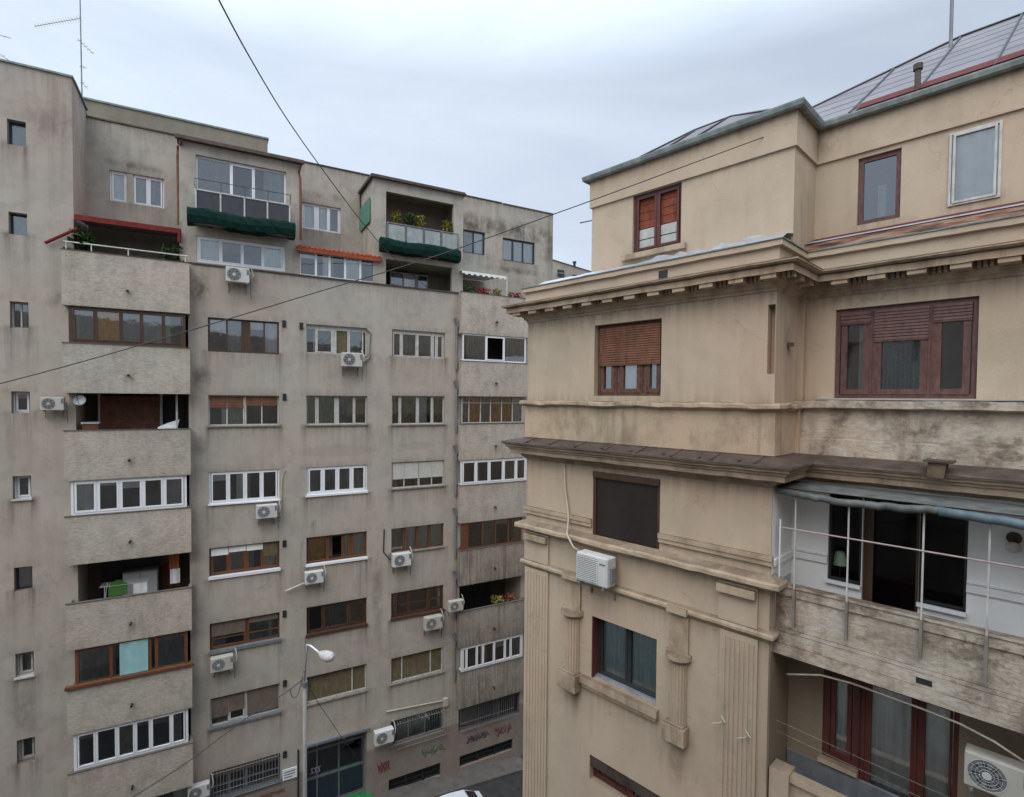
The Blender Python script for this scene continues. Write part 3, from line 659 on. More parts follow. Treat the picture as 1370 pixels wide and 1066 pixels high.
backwall(-1.75, -1.15, ZA_b[4]+.14, ZA_b[3]-.35, m_shut_b, 'balcony_door')
backwall(10.3, 12.2, ZB_b[5]+.9, ZB_b[4]-.3, m_dark, 'balcony_window', pr=2)
# ---- upper storeys
tS = 2.2; zS = 10.03
uh = []
ub = [LF.u(146.4,248,tS), LF.u(168.3,248,tS), LF.u(178,248,tS), LF.u(219.7,248,tS)]
r = LF.rect(146.4,219.7,233,273.5,tS); rr = (ub[0], ub[3], r[2], r[3]); uh.append((*rr,.12)); window(AB, LF, rr, [(1,'cs'),(.46,'p'),(1,'kfs'),(1,'kfs')], PW, t=tS, rec=.1, bar=.05, room=1)
s_ = MB(); s_.box(LF, rr[0]+(rr[1]-rr[0])*.305, rr[0]+(rr[1]-rr[0])*.42, tS+.02, tS+.3, rr[2], rr[3]); s_.build('window_pier', m_upper, AB)
r = LF.rect(404,456,274,309,tS); uh.append((*r,.12)); window(AB, LF, r, [(1,'cf'),(.15,'p'),(.9,'cf'),(.9,'g')], PW, t=tS, rec=.1, sash=.04)
r = LF.rect(619.5,649,308.5,339.5,tS); uh.append((*r,.2)); window(AB, LF, r, [(1,'k'),(1,'c')], m_navy, t=tS, rec=.1, bar=.07)
r = LF.rect(672.5,715.8,321,351,tS); uh.append((*r,.2)); window(AB, LF, r, [(.9,'c'),(1,'c'),(1,'c')], m_navy, t=tS, rec=.1, bar=.07)
# top-left terrace back opening
def grime_up(u, z):
    g_ = .75*math.exp(-(zS-z)/.3)
    for a, b, c0, d, *_ in uh:
        if a-.15 < u < b+.15:
            if z < c0: g_ = max(g_, .8*math.exp(-(c0-z)/.35))
            elif z > d: g_ = max(g_, (.9 if u > 9 else .7)*math.exp(-(z-d)/(.35 if u > 9 else .12)))
    if u > 15.8: g_ = max(g_, .6)
    return g_
u_ = MB(); wall_panel(u_, LF, tS, utw, 16.14, ZT-1.6, zS-.01, uh, res=.15)
u_.box(LF, utw, 16.1, tS+.02, tS+.9, zS-.25, zS-.02)
u_.build('upper_wall', m_upper, AB, grime=(LF, grime_up))
c_ = MB(); c_.box(LF, utw+.02, 13.0, tS-.04, tS+.2, zS, zS+.05).box(LF, 13.05, 16.18, tS-.04, tS+.2, zS-.02, zS+.03); c_.build('coping', m_sheet, AB)
rs = MB(); rs.box(LF, -4.62, LF.u(358,185,5), 5, 6.5, 9.9, 11.86); rs.build('roof_parapet', m_strip, AB)
rs = MB(); rs.box(LF, -4.66, LF.u(358,185,5)+.05, 4.95, 6.55, 11.86, 11.93); rs.build('coping', m_copper, AB)
rs = MB(); rs.box(LF, utw, 16.1, tS+.9, 13.9, 9.6, 9.7); rs.build('flat_roof', m_pave, AB)
# bay one
b1 = (-1.046, 2.95); zb1 = 9.02
o1 = (LF.u(262,260,0), LF.u(383,260,0), LF.z(322,285), LF.z(322,218)); o1b = (o1[0], LF.u(381.5,340,0), LF.z(322,356.5), LF.z(322,322.5))
bw = MB(); wall_panel(bw, LF, -.001, b1[0], b1[1], ZT+.05, zb1, [(*o1,.15),(*o1b,.08)])
for x in b1: bw.wq(LF, [(x,-.001,ZT+.05),(x,tS,ZT+.05),(x,tS,zb1),(x,-.001,zb1)])
bw.build('bay_wall', m_upper, AB)
fs = MB(); fs.box(LF, b1[0]-.06, b1[1]+.1, -.16, tS-.05, zb1+.001, zb1+.07).box(LF, b1[0]-.1, b1[1]+.14, -.24, -.10, zb1-.02, zb1+.10); fs.build('bay_roof', m_sheet, AB)
window(AB, LF, o1, [(1.15,'k'),(.85,'gs'),(1.15,'g')], PW, t=0, rec=.12, bar=.06)
window(AB, LF, o1b, [(1,'c'),(1,'gs'),(1,'g'),(1,'c')], PW, t=0, rec=.05, bar=.08, sash=.03)
bl = MB(); u0, u1 = LF.u(262,290,-.35), LF.u(387.5,290,-.35); zt_ = LF.z(322,262,-.35); zbt = LF.z(322,300,-.35)
for a in range(5): x = u0+(u1-u0)*a/4; bl.box(LF, x-.025, x+.025, -.36, -.32, zbt, zt_)
bl.box(LF, u0, u1, -.37, -.31, zt_-.05, zt_).box(LF, u0, u0+.04, -.3, -.002, zt_-.05, zt_).box(LF, u1-.04, u1, -.3, -.002, zt_-.05, zt_).box(LF, u0-.05, u1+.05, -.42, -.01, zbt-.12, zbt)
ro = bl.build('balcony_railing', m_offwhite, AB)
gp = MB()
for a in range(4): x = u0+(u1-u0)*a/4; gp.wq(LF, [(x+.03,-.34,zbt+.02),(x+(u1-u0)/4-.03,-.34,zbt+.02),(x+(u1-u0)/4-.03,-.34,zt_-.06),(x+.03,-.34,zt_-.06)])
gp.build('tinted_panel', simple('smoked_panel', (.05,.05,.055), .25, .5), ro)
hr = MB(); z2 = LF.z(322,249,-.45)
hr.tube([LF.W(u0-.05,-.01,z2-.1), LF.W(u0-.05,-.45,z2), LF.W(u1+.05,-.45,z2), LF.W(u1+.05,-.01,z2-.1)], .012)
for a in range(5): x = u0+(u1-u0)*(a+.02)/4; hr.tube([LF.W(x,-.45,z2), LF.W(x,-.37,zt_-.02)], .008)
hr.build('handrail', m_dark, ro)
# between the bays: glazed room under red tiles
ug0, ug1 = LF.u(398.6,360), LF.u(503.8,360)
rr = (ug0, ug1, LF.z(450,374), LF.z(450,340.5))
window(AB, LF, rr, [(1,'g'),(.85,'gs'),(1,'g'),(1,'c'),(1,'g')], PW, t=.02, rec=0, bar=.06, sash=.02, room=2)
def tiles(u0, u1, t0, z0, t1, z1, name='tiled_awning'):
    mb = MB(); n = int((u1-u0)/.18)
    for k in range(n):
        a = u0+(u1-u0)*k/n; b = u0+(u1-u0)*(k+1)/n; m_ = (a+b)/2; dz = random.uniform(-.015, .015)
        mb.wq(LF, [(a,t0,z0+dz),(m_,t0,z0+.06+dz),(m_,t1,z1+.06),(a,t1,z1)]); mb.wq(LF, [(m_,t0,z0+.06+dz),(b,t0,z0+dz),(b,t1,z1),(m_,t1,z1+.06)])
        mb.wq(LF, [(a,t0,z0+dz),(b,t0,z0+dz),(m_,t0,z0+.06+dz)])
    if name == 'tiled_awning' and z1-z0 < .36 and t1 < 1.5: mb.box(LF, u0, u1, t0+.01, t0+.07, z0-.17, z0-.005)
    return mb.build(name, m_tile, AB)
zr_ = LF.z(450, 335.5, -.15)
tiles(LF.u(397,335,-.15), LF.u(511,335,-.15), -.18, zr_-.03, 1.1, zr_+.32)
# top-left terrace: red edged awning
za = LF.z(170, 299, -.1)
ua0, ua1 = LF.u(100,295,-.1), LF.u(242,305,-.1)
tiles(ua0, ua1-.02, -.12, za, tS-.02, za+.35)
s_ = MB(); s_.poly([LF.W(ua0,-.1,za-.02), LF.W(ua1-.02,-.1,za-.02), LF.W(ua1-.02,tS-.03,za+.30), LF.W(ua0,tS-.03,za+.30)]); s_.build('awning_lining', m_upper, AB)
ra = MB(); ra.box(LF, ua0, ua1, -.2, -.125, za-.12, za+.05); ra.build('awning_gutter', m_red, AB)
dp = MB(); dp.tube([LW(103,306,-.1), LW(98,308,-.12), LW(60,325,-.12)], .05); dp.tube([LW(240,307,-.16), LW(240,324,-.16)], .06); dp.build('red_downpipe', m_red, AB)
tr_ = MB(); zr2 = LF.z(170, 335, -.42)
tr_.tube([LF.W(UA[0]+.05,-.05,LF.z(87,323,-.42)), LF.W(UA[0]+.05,-.44,LF.z(87,323,-.42)), LF.W(UA[1]-.05,-.44,LF.z(252,343,-.42))], .025)
for a in (.02,.21,.5,.98): x = UA[0]+.05+(UA[1]-UA[0]-.1)*a; tr_.tube([LF.W(x,-.44,ZA_t[0]), LF.W(x,-.44,LF.z(87,323,-.42))], .02)
tr_.build('terrace_railing', m_offwhite, AB)
# bay two
b2 = (5.799, 9.87); zb2 = 9.12
o2 = (LF.u(516.5,300), LF.u(607,300), LF.z(562,328), LF.z(562,264.5)); o3 = (o2[0], LF.u(605,370), ZT+.06, LF.z(560,352))
bw = MB(); wall_panel(bw, LF, -.001, b2[0], b2[1], ZT+.05, zb2, [(*o2,.2),(*o3,.2)])
for x in b2: bw.wq(LF, [(x,-.001,ZT+.05),(x,tS,ZT+.05),(x,tS,zb2),(x,-.001,zb2)])
bw.box(LF, b2[0]+.02, b2[1]-.02, .2, tS, o3[3]-.0, o2[2])
bw.wq(LF, [(b2[0]+.02,tS-.02,ZT),(b2[1]-.02,tS-.02,ZT),(b2[1]-.02,tS-.02,zb2-.01),(b2[0]+.02,tS-.02,zb2-.01)])
bw.wq(LF, [(b2[0],.2,zb2-.02),(b2[0],tS,zb2-.02),(b2[1],tS,zb2-.02),(b2[1],.2,zb2-.02)])
bw.build('bay_wall', m_upper, AB)
fs = MB(); fs.box(LF, b2[0]-.06, b2[1]+.1, -.12, tS-.05, zb2+.001, zb2+.07).box(LF, b2[0]-.1, b2[1]+.02, -.18, -.08, zb2-.02, zb2+.09).box(LF, b2[0]-.14, b2[0]-.06, -.18, tS-.1, zb2-.04, zb2+.06); fs.build('bay_roof', m_sheet, AB)
pn = MB(); pn.box(LF, b2[0]-.07, b2[0]-.03, .35, tS-.2, LF.z(490,302,1), LF.z(490,270,1)); pn.build('side_screen', m_greenpan, AB)
r = (LF.u(521,375,1.7), LF.u(572,378,1.7), ZT+.1, LF.z(545,366,1.7))
window(AB, LF, r, [(1,'kf'),(1,'cf'),(.2,'p'),(.8,'g')], OW, t=1.6, rec=0, room=.4)
rl = MB(); u0, u1 = LF.u(518,315,-.12), LF.u(613,315,-.12); zt2 = LF.z(565,304.5,-.12); zb_ = LF.z(565,332,-.12)
for a in range(5): x = u0+(u1-u0)*a/4; rl.box(LF, x-.02, x+.02, -.14, -.1, zb_, zt2)
rl.box(LF, u0, u1, -.15, -.09, zt2-.04, zt2)
ro2 = rl.build('balcony_railing', m_grey, AB)
gp = MB()
for a in range(4): x = u0+(u1-u0)*a/4; gp.box(LF, x+.05, x+(u1-u0)/4-.05, -.13, -.115, zb_+.02, zt2-.08)
gp.build('frosted_panel', m_netpan, ro2)
# stack B terrace awning
aw = MB(); uu0, uu1 = LF.u(617,368,-.2), LF.u(677,373,-.2); zt3 = LF.z(645,366,-.2)
aw.wq(LF, [(uu0,-.3,zt3),(uu1,-.3,zt3),(uu1,tS-.02,zt3+.25),(uu0,tS-.02,zt3+.25)])
n = 16
for k in range(n):
    a = uu0+(uu1-uu0)*k/n; b = uu0+(uu1-uu0)*(k+1)/n; d = .10+(.05 if k % 2 else 0); aw.wq(LF, [(a,-.3,zt3-d),(b,-.3,zt3-d),(b,-.3,zt3),(a,-.3,zt3)])
ao = aw.build('scalloped_awning', m_cw, AB)
aw = MB(); aw.box(LF, uu1-.04, uu1+.04, -.3, -.22, ZB_t[0], zt3); aw.build('awning_post', m_offwhite, ao)
pw = MB(); pw.box(LF, 13.2, 16.1, .5, .6, 3.2, 4.9); pw.build('terrace_parapet', m_strip, AB)
# downpipes
dp = MB(); dp.tube([LW(243,187,-.2), LW(242,192,-.1), LW(238,196,.5), LW(237.5,206,.5), LW(239,300,.3)], .045); dp.build('rusty_downpipe', m_shut_b, AB)
dp = MB(); dp.tube([LW(402,221,-.2), LW(400,231,-.05), LW(402,238,-.05), LW(402.5,320,-.05)], .045); dp.build('rusty_downpipe', m_shut_b, AB)
dp = MB(); dp.tube([LW(499,240,.3), LW(482,260,2.0), LW(482,308,2.0)], .035); dp.build('dark_drainpipe', m_dark, AB)
dp = MB()
for k in range(6):
    ya, yb_ = (ZB_b[k]+.35, ZB_b[k]-1.6); dp.tube([LF.W(9.56,-.08,ya), LF.W(9.56,-.08,yb_)], .05, 8)
    dp.tube([LF.W(9.46,-.1,ZB_b[k]+.7), LF.W(9.66,-.1,ZB_b[k]+.28)], .07, 8)
dp.build('balcony_drainpipe', m_grey, AB)
# small square vents
for (x, y) in ((380,433),(403,436),(380.5,531),(380.5,727),(380.5,821),(381,914),(381,1009)):
    v = MB(); u_, z_ = LF.at(x, y); v.box(LF, u_-.06, u_+.06, -.03, .02, z_-.13, z_+.13)
    for k in range(3): v.box(LF, u_-.075, u_+.075, -.045, -.03, z_-.11+k*.09, z_-.07+k*.09)
    v.build('vent_grille', m_dark, AB)
# barred window cage
def cage(u0, u1, z0, z1, out, nm='window_bars'):
    c = MB(); n = int((u1-u0)/.11)
    for k in range(n+1): x = u0+(u1-u0)*k/n; c.tube([LF.W(x,-.01,z1), LF.W(x,-out,z1-.05), LF.W(x,-out,z0+.05), LF.W(x,-.01,z0)], .011, 5)
    for zz in (z0+.05, z0+(z1-z0)*.35, z1-.05): c.tube([LF.W(u0,-.01,zz), LF.W(u0,-out-.01,zz), LF.W(u1,-out-.01,zz), LF.W(u1,-.01,zz)], .014, 5)
    return c.build(nm, m_bars, AB)
r = R_(528,595,956,990); cage(r[0], r[1], r[2]-.05, r[3], .16)
r = R_(615,688,948,972); cage(r[0], r[1]-.1, rB7[2]+.02, rB7[3]-.05, .1)
r = R_(279,374,1021,1061); cage(r[0]+.05, r[1]-.05, r[2], r[3], .06)
# graffiti
def graff(x0, x1, y0, y1, mat, seed, n=6, wd=.028):
    wd = min(wd, .028)
    q = random.Random(seed); g_ = MB(); u0, u1, z0, z1 = R_(x0, x1, y0, y1); k = 0
    for i in range(n):
        cx = u0+(u1-u0)*(i+.5)/n; pts = []
        for j in range(11):
            a = j*1.7+q.random()*2.2; pts.append((cx+math.cos(a)*(u1-u0)/n*.9*q.uniform(.3,1.2), (z0+z1)/2+math.sin(a*1.3)*(z1-z0)*.45*q.uniform(.6,1)))
        stroke(g_, LF, -.004-.001*i, pts, wd)
    g_.build('graffiti', mat, AB)
graff(505,521,1016,1036,m_gred,1,3); graff(563,594,996,1012,m_ggreen,2,4,.03); graff(626,653,979,992,m_gdark,3,5)
graff(661,684,968,985,m_gred,4,4,.04); graff(347,380,1058,1066,m_gor,5,5,.05)
# conduit with junction box, wall cable coils
dp = MB(); dp.tube([LW(517,952,-.06), LW(594,937,-.06)], .03); dp.box(LF, LF.u(592,938), LF.u(598,938), -.14, -.005, LF.z(595,943), LF.z(595,933)); dp.build('conduit', m_pipew, AB)
dp = MB(); dp.tube([LW(490,440,-.03), LW(496,445,-.04), LW(494,478,-.05), LW(484,487,-.1)], .035); dp.build('drain_hose', m_grey, AB)
dp = MB(); dp.tube([LW(381,629,-.04), LW(377,640,-.04), LW(375.5,690,-.04), LW(371,690,-.15)], .028); dp.build('refrigerant_pipe', m_pipew, AB)
dp = MB(); dp.tube([LW(404,722,-.03), LW(401,745,-.03), LW(405,765,-.03), LW(410,768,-.1)], .015); dp.tube([LW(407,780,-.2), LW(382,791,-.12)], .04); dp.build('condensate_pipe', m_pipew, AB)
dp = MB(); dp.tube([LW(514,708,-.03), LW(513,738,-.03), LW(521,748,-.1), LW(525,748,-.1)], .025); dp.build('refrigerant_pipe', m_dark, AB)
dp = MB(); dp.tube([LW(399,1003,-.03), LW(399,1066,-.03)], .035); dp.build('wall_pipe', m_dark, AB)

# ================================================================== air conditioners
def make_ac():
    root = empty('air_conditioner', (0, 0, 0))
    M = MB(); M.box(WF, -.4, .4, -.3, 0, 0-H, .56-H); c = M.build('casing', m_acw, root, bevel=.025)
    r_ = MB(); r_.disc((-.12, -.302, .28), (0, 1, 0), .235, .02, 28); r_.build('fan_opening', m_acg, root)
    f = MB()
    for k in range(8): 
        A = k*math.pi/4; f.poly([(-.12,-.306,.28),(-.12+.2*math.cos(A),-.306,.28+.2*math.sin(A)),(-.12+.2*math.cos(A+.35),-.306,.28+.2*math.sin(A+.35))])
    f.build('fan', m_dark, root)
    g_ = MB()
    for rr in (.09, .14, .19, .24):
        p = [(-.12+rr*math.cos(a*math.pi/12), -.318, .28+rr*math.sin(a*math.pi/12)) for a in range(25)]; g_.tube(p, .0028, 4)
    for k in range(8): A = k*math.pi/4+.2; g_.tube([(-.12,-.32,.28),(-.12+.24*math.cos(A),-.32,.28+.24*math.sin(A))], .0025, 4)
    g_.disc((-.12,-.325,.28), (0,1,0), .06, .01, 16); g_.build('fan_grille', m_acw, root)
    s = MB(); s.box(WF, .3, .38, -.306, -.3, .30-H, .5-H); s.build('badge_panel', m_grey, root)
    s = MB(); s.box(WF, .401, .45, -.22, -.06, .1-H, .32-H); s.build('valve_cover', m_acg, root)
    hs = MB(); hs.tube([(.42,-.12,.22),(.50,-.10,.20),(.54,-.06,.34),(.50,.08,.62),(.46,.13,.70)], .022, 7); hs.build('hose', m_pipew, root, smooth=True)
    hs = MB(); hs.tube([(.40,-.1,.06),(.46,-.09,-.02),(.45,-.02,-.3),(.47,.05,-.55)], .010, 5); hs.build('drip_tube', m_cable, root, smooth=True)
    for x in (-.3, .3):
        b = MB(); b.box(WF, x-.02, x+.02, -.33, .12, -.05-H, -.008-H).box(WF, x-.02, x+.02, .09, .12, -.35-H, -.05-H); b.build('bracket', m_grey, root)
    return root
AC = None
def make_ac_louvred():
    root = empty('air_conditioner', (0, 0, 0))
    M = MB(); M.box(WF, -.4, .4, -.3, 0, 0-H, .60-H); M.build('casing', m_acw, root, bevel=.025)
    g_ = MB(); g_.box(WF, -.37, .16, -.305, -.299, .05-H, .55-H); g_.build('grille_recess', m_acg, root)
    g_ = MB()
    for k in range(13): g_.box(WF, -.365, .155, -.322, -.305, .06-H+k*.038, .078-H+k*.038)
    for x in (-.37, .15): g_.box(WF, x, x+.015, -.325, -.30, .05-H, .55-H)
    g_.build('louvre_grille', m_acw, root)
    s = MB(); s.box(WF, .2, .34, -.306, -.3, .45-H, .48-H); s.build('badge_panel', m_grey, root)
    s = MB(); s.box(WF, .401, .45, -.22, -.06, .1-H, .40-H); s.build('valve_cover', m_acg, root)
    for x in (-.3, .3):
        b = MB(); b.box(WF, x-.02, x+.02, -.33, .12, -.05-H, -.008-H).box(WF, x-.02, x+.02, .09, .12, -.35-H, -.05-H); b.build('bracket', m_grey, root)
    return root
acs = [
 (LF,301.8,333.6,358,378.5,0,'white air conditioner below the white glazing of the netted bay, highest of all the units'),
 (LF,456.7,483.8,472,490.5,0,'white air conditioner under the top window of the middle column with a grey hose'),
 (LF,55.7,84.5,530,550,0,'white air conditioner on the stair tower next to the satellite dish'),
 (LF,342.6,370.8,673,694.5,0,'white air conditioner under the four-pane white window left of the middle column'),
 (LF,408,432.5,761,783,0,'white air conditioner with a slanting white pipe below the orange-framed window'),
 (LF,525,549,737.5,759,0,'grey-white air conditioner under the brown-framed window with white curtains'),
 (LF,567.6,590.7,822,843,0,'air conditioner with a dark front under the right side of the dark brown window'),
 (LF,600.4,619,801,819,-.2,'air conditioner at the edge of the right balcony stack beside the open loggia'),
 (LF,281.4,312,874,900,0,'white air conditioner under the left side of the brown window with a grey sill'),
 (LF,251,280.5,1046,1070,0,'air conditioner at the bottom edge beside the lowest balcony of the left stack'),
 (LF,501,526,972,997,-.1,'dusty air conditioner in a cage of straps left of the barred window'),
 (RF,780,815,738,785,0,'white air conditioner on the beige corner house under the dark screened window'),
 (RF,1298,1374,1012,1064,.75,'white air conditioner with a large round fan inside the lower loggia of the beige house'),
]
for i, (fr, x0, x1, y0, y1, tt, lab) in enumerate(acs):
    u0, z1 = fr.at(x0, y0, tt-.3); u1, z0 = fr.at(x1, y1, tt-.3); zc0 = fr.z((x0+x1)/2, y1, tt-.3); zc1 = fr.z((x0+x1)/2, y0, tt-.3)
    if AC is None: AC = make_ac(); o = AC
    elif i == 11: o = make_ac_louvred()
    else: o = copy_tree(AC)
    s = max(.75, min(1.05, (u1-u0)/.8)) if i < 11 else (1.08 if i == 11 else .92)
    o.location = fr.W((u0+u1)/2, tt-.14, (zc0+zc1)/2-.28*s); o.rotation_euler = (0, 0, math.atan2(fr.e.y, fr.e.x)); o.scale = (s, s, s)
    tag(o, lab, 'air conditioner', 'air conditioner outdoor units on the facades')
#MARK2
# ================================================================== the beige corner house
RB = empty('corner_house', RF.W(-2, 5, -17.6), 'beige interwar corner house with heavy cornices, fluted pilasters and a metal roof', 'building')
UL, UR, OFF = -9.69, -3.585, 1.3
U2 = 3.4; U3 = 9.5
def sweep(profile, path='full', off=OFF, ul=UL, ur=UR, t0=0, name='cornice', mat=None, parent=None, tend=None, wear=.006):
    """profile: list of (d, z); d outward from the wall. path: full (bay + recess + next bay) or bay (front and returns)"""
    mb = MB()
    def P(d):
        if path == 'full': return [(ul-d, t0+6), (ul-d, t0-d), (ur+d, t0-d), (ur+d, t0+off-d), (U2-d, t0+off-d), (U2-d, t0-d), (U3+d, t0-d), (U3+d, t0+6)]
        if path == 'front': return [(ul, t0-d), (ur, t0-d)]
        if path == 'recess': return [(ur, t0+off-d), (U2, t0+off-d)]
        return [(ul-d, t0+6), (ul-d, t0-d), (ur+d, t0-d), (ur+d, tend)]
    q = random.Random(len(name)*7+len(profile)); rows = []; base = P(0); segs = [max(1, int(math.dist(A_, B_)/.22)) for A_, B_ in zip(base, base[1:])]
    cnt = sum(segs)+1; ph = [q.uniform(0, 6) for _ in range(4)]
    common = [wear*(.5*math.sin(k*.9+ph[0])+.4*math.sin(k*2.3+ph[1])+q.uniform(-.6, .6)) for k in range(cnt)]
    for i, (d, z) in enumerate(profile):
        A = P(d); row = []; k = 0; lock = i in (0, len(profile)-1)
        for (x0, y0), (x1, y1), n in zip(A, A[1:], segs):
            for j in range(n):
                corner = (j == 0); dz = 0 if lock else common[k]+q.uniform(-.35, .35)*wear; dd = 0 if (lock or corner) else q.uniform(-.5, .5)*wear
                f = j/n; nx, ny = (y1-y0), -(x1-x0); L_ = math.hypot(nx, ny) or 1
                row.append((x0+(x1-x0)*f+nx/L_*dd, y0+(y1-y0)*f+ny/L_*dd, z+dz)); k += 1
        row.append((*A[-1], z)); rows.append(row)
    for r0_, r1_ in zip(rows, rows[1:]):
        for k in range(len(r0_)-1): mb.wq(RF, [r0_[k], r0_[k+1], r1_[k+1], r1_[k]])
    if path == 'front' or path == 'recess':
        for e_ in (0, 1):
            mb.wq(RF, [(P(d)[e_*-1][0], P(d)[e_*-1][1], z) for d, z in profile])
    return mb.build(name, mat or m_trim, parent or RB)
RR = RF.rect
# --- bay wall of the two storeys under the cornice, windows
rhA = RR(795.2,884.5,430.5,529.5); rhB = RR(793,882.8,636,732); rhC = (RF.u(791.6,870), RF.u(878,900), RF.z(835,926.5), RF.z(835,839.5))
rhD = (RF.u(788.5,1040), RF.u(884,1066), -8.9, RF.z(835,1036.5))
rhN = (RF.u(1027,450), RF.u(1037,450), RF.z(1033,500), RF.z(1033,407))
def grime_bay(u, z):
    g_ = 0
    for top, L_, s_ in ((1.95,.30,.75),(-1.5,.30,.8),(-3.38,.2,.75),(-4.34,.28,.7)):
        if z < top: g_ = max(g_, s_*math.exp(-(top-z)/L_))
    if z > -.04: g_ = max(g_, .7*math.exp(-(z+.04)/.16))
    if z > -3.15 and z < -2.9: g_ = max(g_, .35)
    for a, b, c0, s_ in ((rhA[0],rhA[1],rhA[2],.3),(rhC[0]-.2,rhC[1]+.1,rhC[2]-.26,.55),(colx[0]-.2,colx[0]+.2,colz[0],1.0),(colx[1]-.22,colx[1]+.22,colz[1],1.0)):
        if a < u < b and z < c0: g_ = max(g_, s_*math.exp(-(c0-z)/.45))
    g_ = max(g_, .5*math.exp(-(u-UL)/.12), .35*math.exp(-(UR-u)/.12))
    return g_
colx = (RF.u(767,860), RF.u(908,925)); colz = (RF.z(765,921), RF.z(905,992))
bw = MB(); wall_panel(bw, RF, 0, UL, UR, -12, 2.12, [(*rhA,.2),(*rhB,.1),(*rhC,.28),(*rhD,.2),(*rhN,.2)], .2, res=.10); wall_panel(bw, RF, 0, UL, UR, -17.9, -12, [])
bw.wq(RF, [(rhN[0],.2,rhN[2]),(rhN[1],.2,rhN[2]),(rhN[1],.2,rhN[3]),(rhN[0],.2,rhN[3])])
bw.wq(RF, [(UL,0,-17.9),(UL,12,-17.9),(UL,12,2.12),(UL,0,2.12)])
bw.wq(RF, [(UR,0,-1.0),(UR,OFF,-1.0),(UR,OFF,2.12),(UR,0,2.12)])
bw.wq(RF, [(UR,.26,-17.9),(UR,0,-17.9),(UR,0,-1.0),(UR,.26,-1.0)])
bw.build('bay_wall', m_beige, RB, grime=(RF, grime_bay))
# string course and raised band between the storeys
sweep([(0,-.03),(.13,-.045),(.15,-.07),(.15,-.13),(.11,-.16),(.04,-.19),(.04,-.98)], 'bay', tend=1.14, name='string_course', mat=m_trim, wear=.016)
sweep([(.04,-.99),(.47,-1.10),(.48,-1.13)], off=1.12, name='lower_cornice_flashing', mat=m_sheet)
sm = MB()
for k in range(9):
    x = UL+.4+k*.75
    if x < UR: sm.box(RF, x, x+.03, -.44, -.05, -1.115, -1.06)
for k in range(8):
    x = UL+.35+k*.8
    if x < UR+.2: sm.poly([RF.W(x,-.045,-.975), RF.W(x+.035,-.045,-.975), RF.W(x+.035,-.475,-1.085), RF.W(x,-.475,-1.085)]); sm.poly([RF.W(x,-.045,-1.0), RF.W(x,-.475,-1.11), RF.W(x,-.475,-1.085), RF.W(x,-.045,-.975)]); sm.poly([RF.W(x+.035,-.045,-1.0), RF.W(x+.035,-.475,-1.11), RF.W(x+.035,-.475,-1.085), RF.W(x+.035,-.045,-.975)])
sm.build('flashing_seams', m_sheet, RB)
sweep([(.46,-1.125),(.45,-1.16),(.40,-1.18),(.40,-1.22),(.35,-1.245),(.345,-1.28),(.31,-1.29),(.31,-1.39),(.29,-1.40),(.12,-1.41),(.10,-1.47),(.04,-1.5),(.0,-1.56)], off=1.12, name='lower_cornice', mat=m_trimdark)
# main cornice
sweep([(0,1.94),(.03,1.96),(.03,2.0),(.08,2.03),(.08,2.075),(.12,2.09),(.12,2.285)], name='cornice_bed_moulding', mat=m_trim)
sweep([(.12,2.285),(.385,2.288),(.385,2.19),(.40,2.185),(.40,2.295),(.36,2.30),(.36,2.315),(.46,2.325),(.465,2.34),(.50,2.345),(.50,2.375)], name='cornice_crown', mat=m_trim)
sweep([(.51,2.378),(.05,2.44)], name='cornice_flashing', mat=m_sheet)
sweep([(.05,2.43),(.05,2.70),(.12,2.72),(.12,2.82)], name='blocking_course', mat=m_beige)
sweep([(.14,2.823),(.14,2.845),(-.12,2.86)], name='blocking_cap', mat=m_copper)
def modil(mb, dn, u0, u1, t0):
    x = u0+.1; k = 0
    while x < u1-.2:
        mb.box(RF, x, x+.26, t0-.375, t0-.12, 2.11, 2.286); k += 1
        for j in range(3): dn.box(RF, x+.31+j*.075, x+.355+j*.075, t0-.21, t0-.12, 2.12, 2.286)
        x += .56
mo = MB(); dn = MB(); modil(mo, dn, UL-.3, UR+.25, 0); modil(mo, dn, UR+.5, U2, OFF)
for j in (0, 1): mo.box(RF, UR+.12, UR+.34, .15+j*.5, .37+j*.5, 2.12, 2.286)
tag(mo.build('modillions', m_trim, RB), None, kind='stuff'); tag(dn.build('dentils', m_trim, RB), None, kind='stuff')
# roof terrace flashing towards the attic
fl = MB(); q = random.Random(5); n = 34; rows = []
for k in range(n+1):
    x = UL+.1+(UR-.1-UL)*k/n; h = .10*q.random() if .45 < k/n < .95 else .02*q.random()
    rows.append((x, h))
for (a, ha), (b, hb) in zip(rows, rows[1:]):
    fl.wq(RF, [(a,.1,2.87+ha*.3),(b,.1,2.87+hb*.3),(b,.45,3.05+hb),(a,.45,3.05+ha)]); fl.wq(RF, [(a,.45,3.05+ha),(b,.45,3.05+hb),(b,.80,3.13),(a,.80,3.13)])
fl.build('terrace_flashing', m_silver, RB)
fl = MB(); 
fl.wq(RF, [(UR-.1,OFF-.1,2.85),(U2,OFF-.1,2.85),(U2,OFF+.18,3.06),(UR-.1,OFF+.18,3.06)]); fl.build('rusty_flashing', m_rustband, RB)
fl = MB(); fl.box(RF, UR-.1, U2, OFF+.15, OFF+.2, 3.062, 3.085); fl.build('silver_drip_edge', m_silver, RB)
fl = MB(); fl.wq(RF, [(UR-.1,OFF+.2,3.09),(U2,OFF+.2,3.09),(U2,2.0,3.27),(UR-.1,2.0,3.27)]); fl.build('red_flashing', m_redroof, RB)
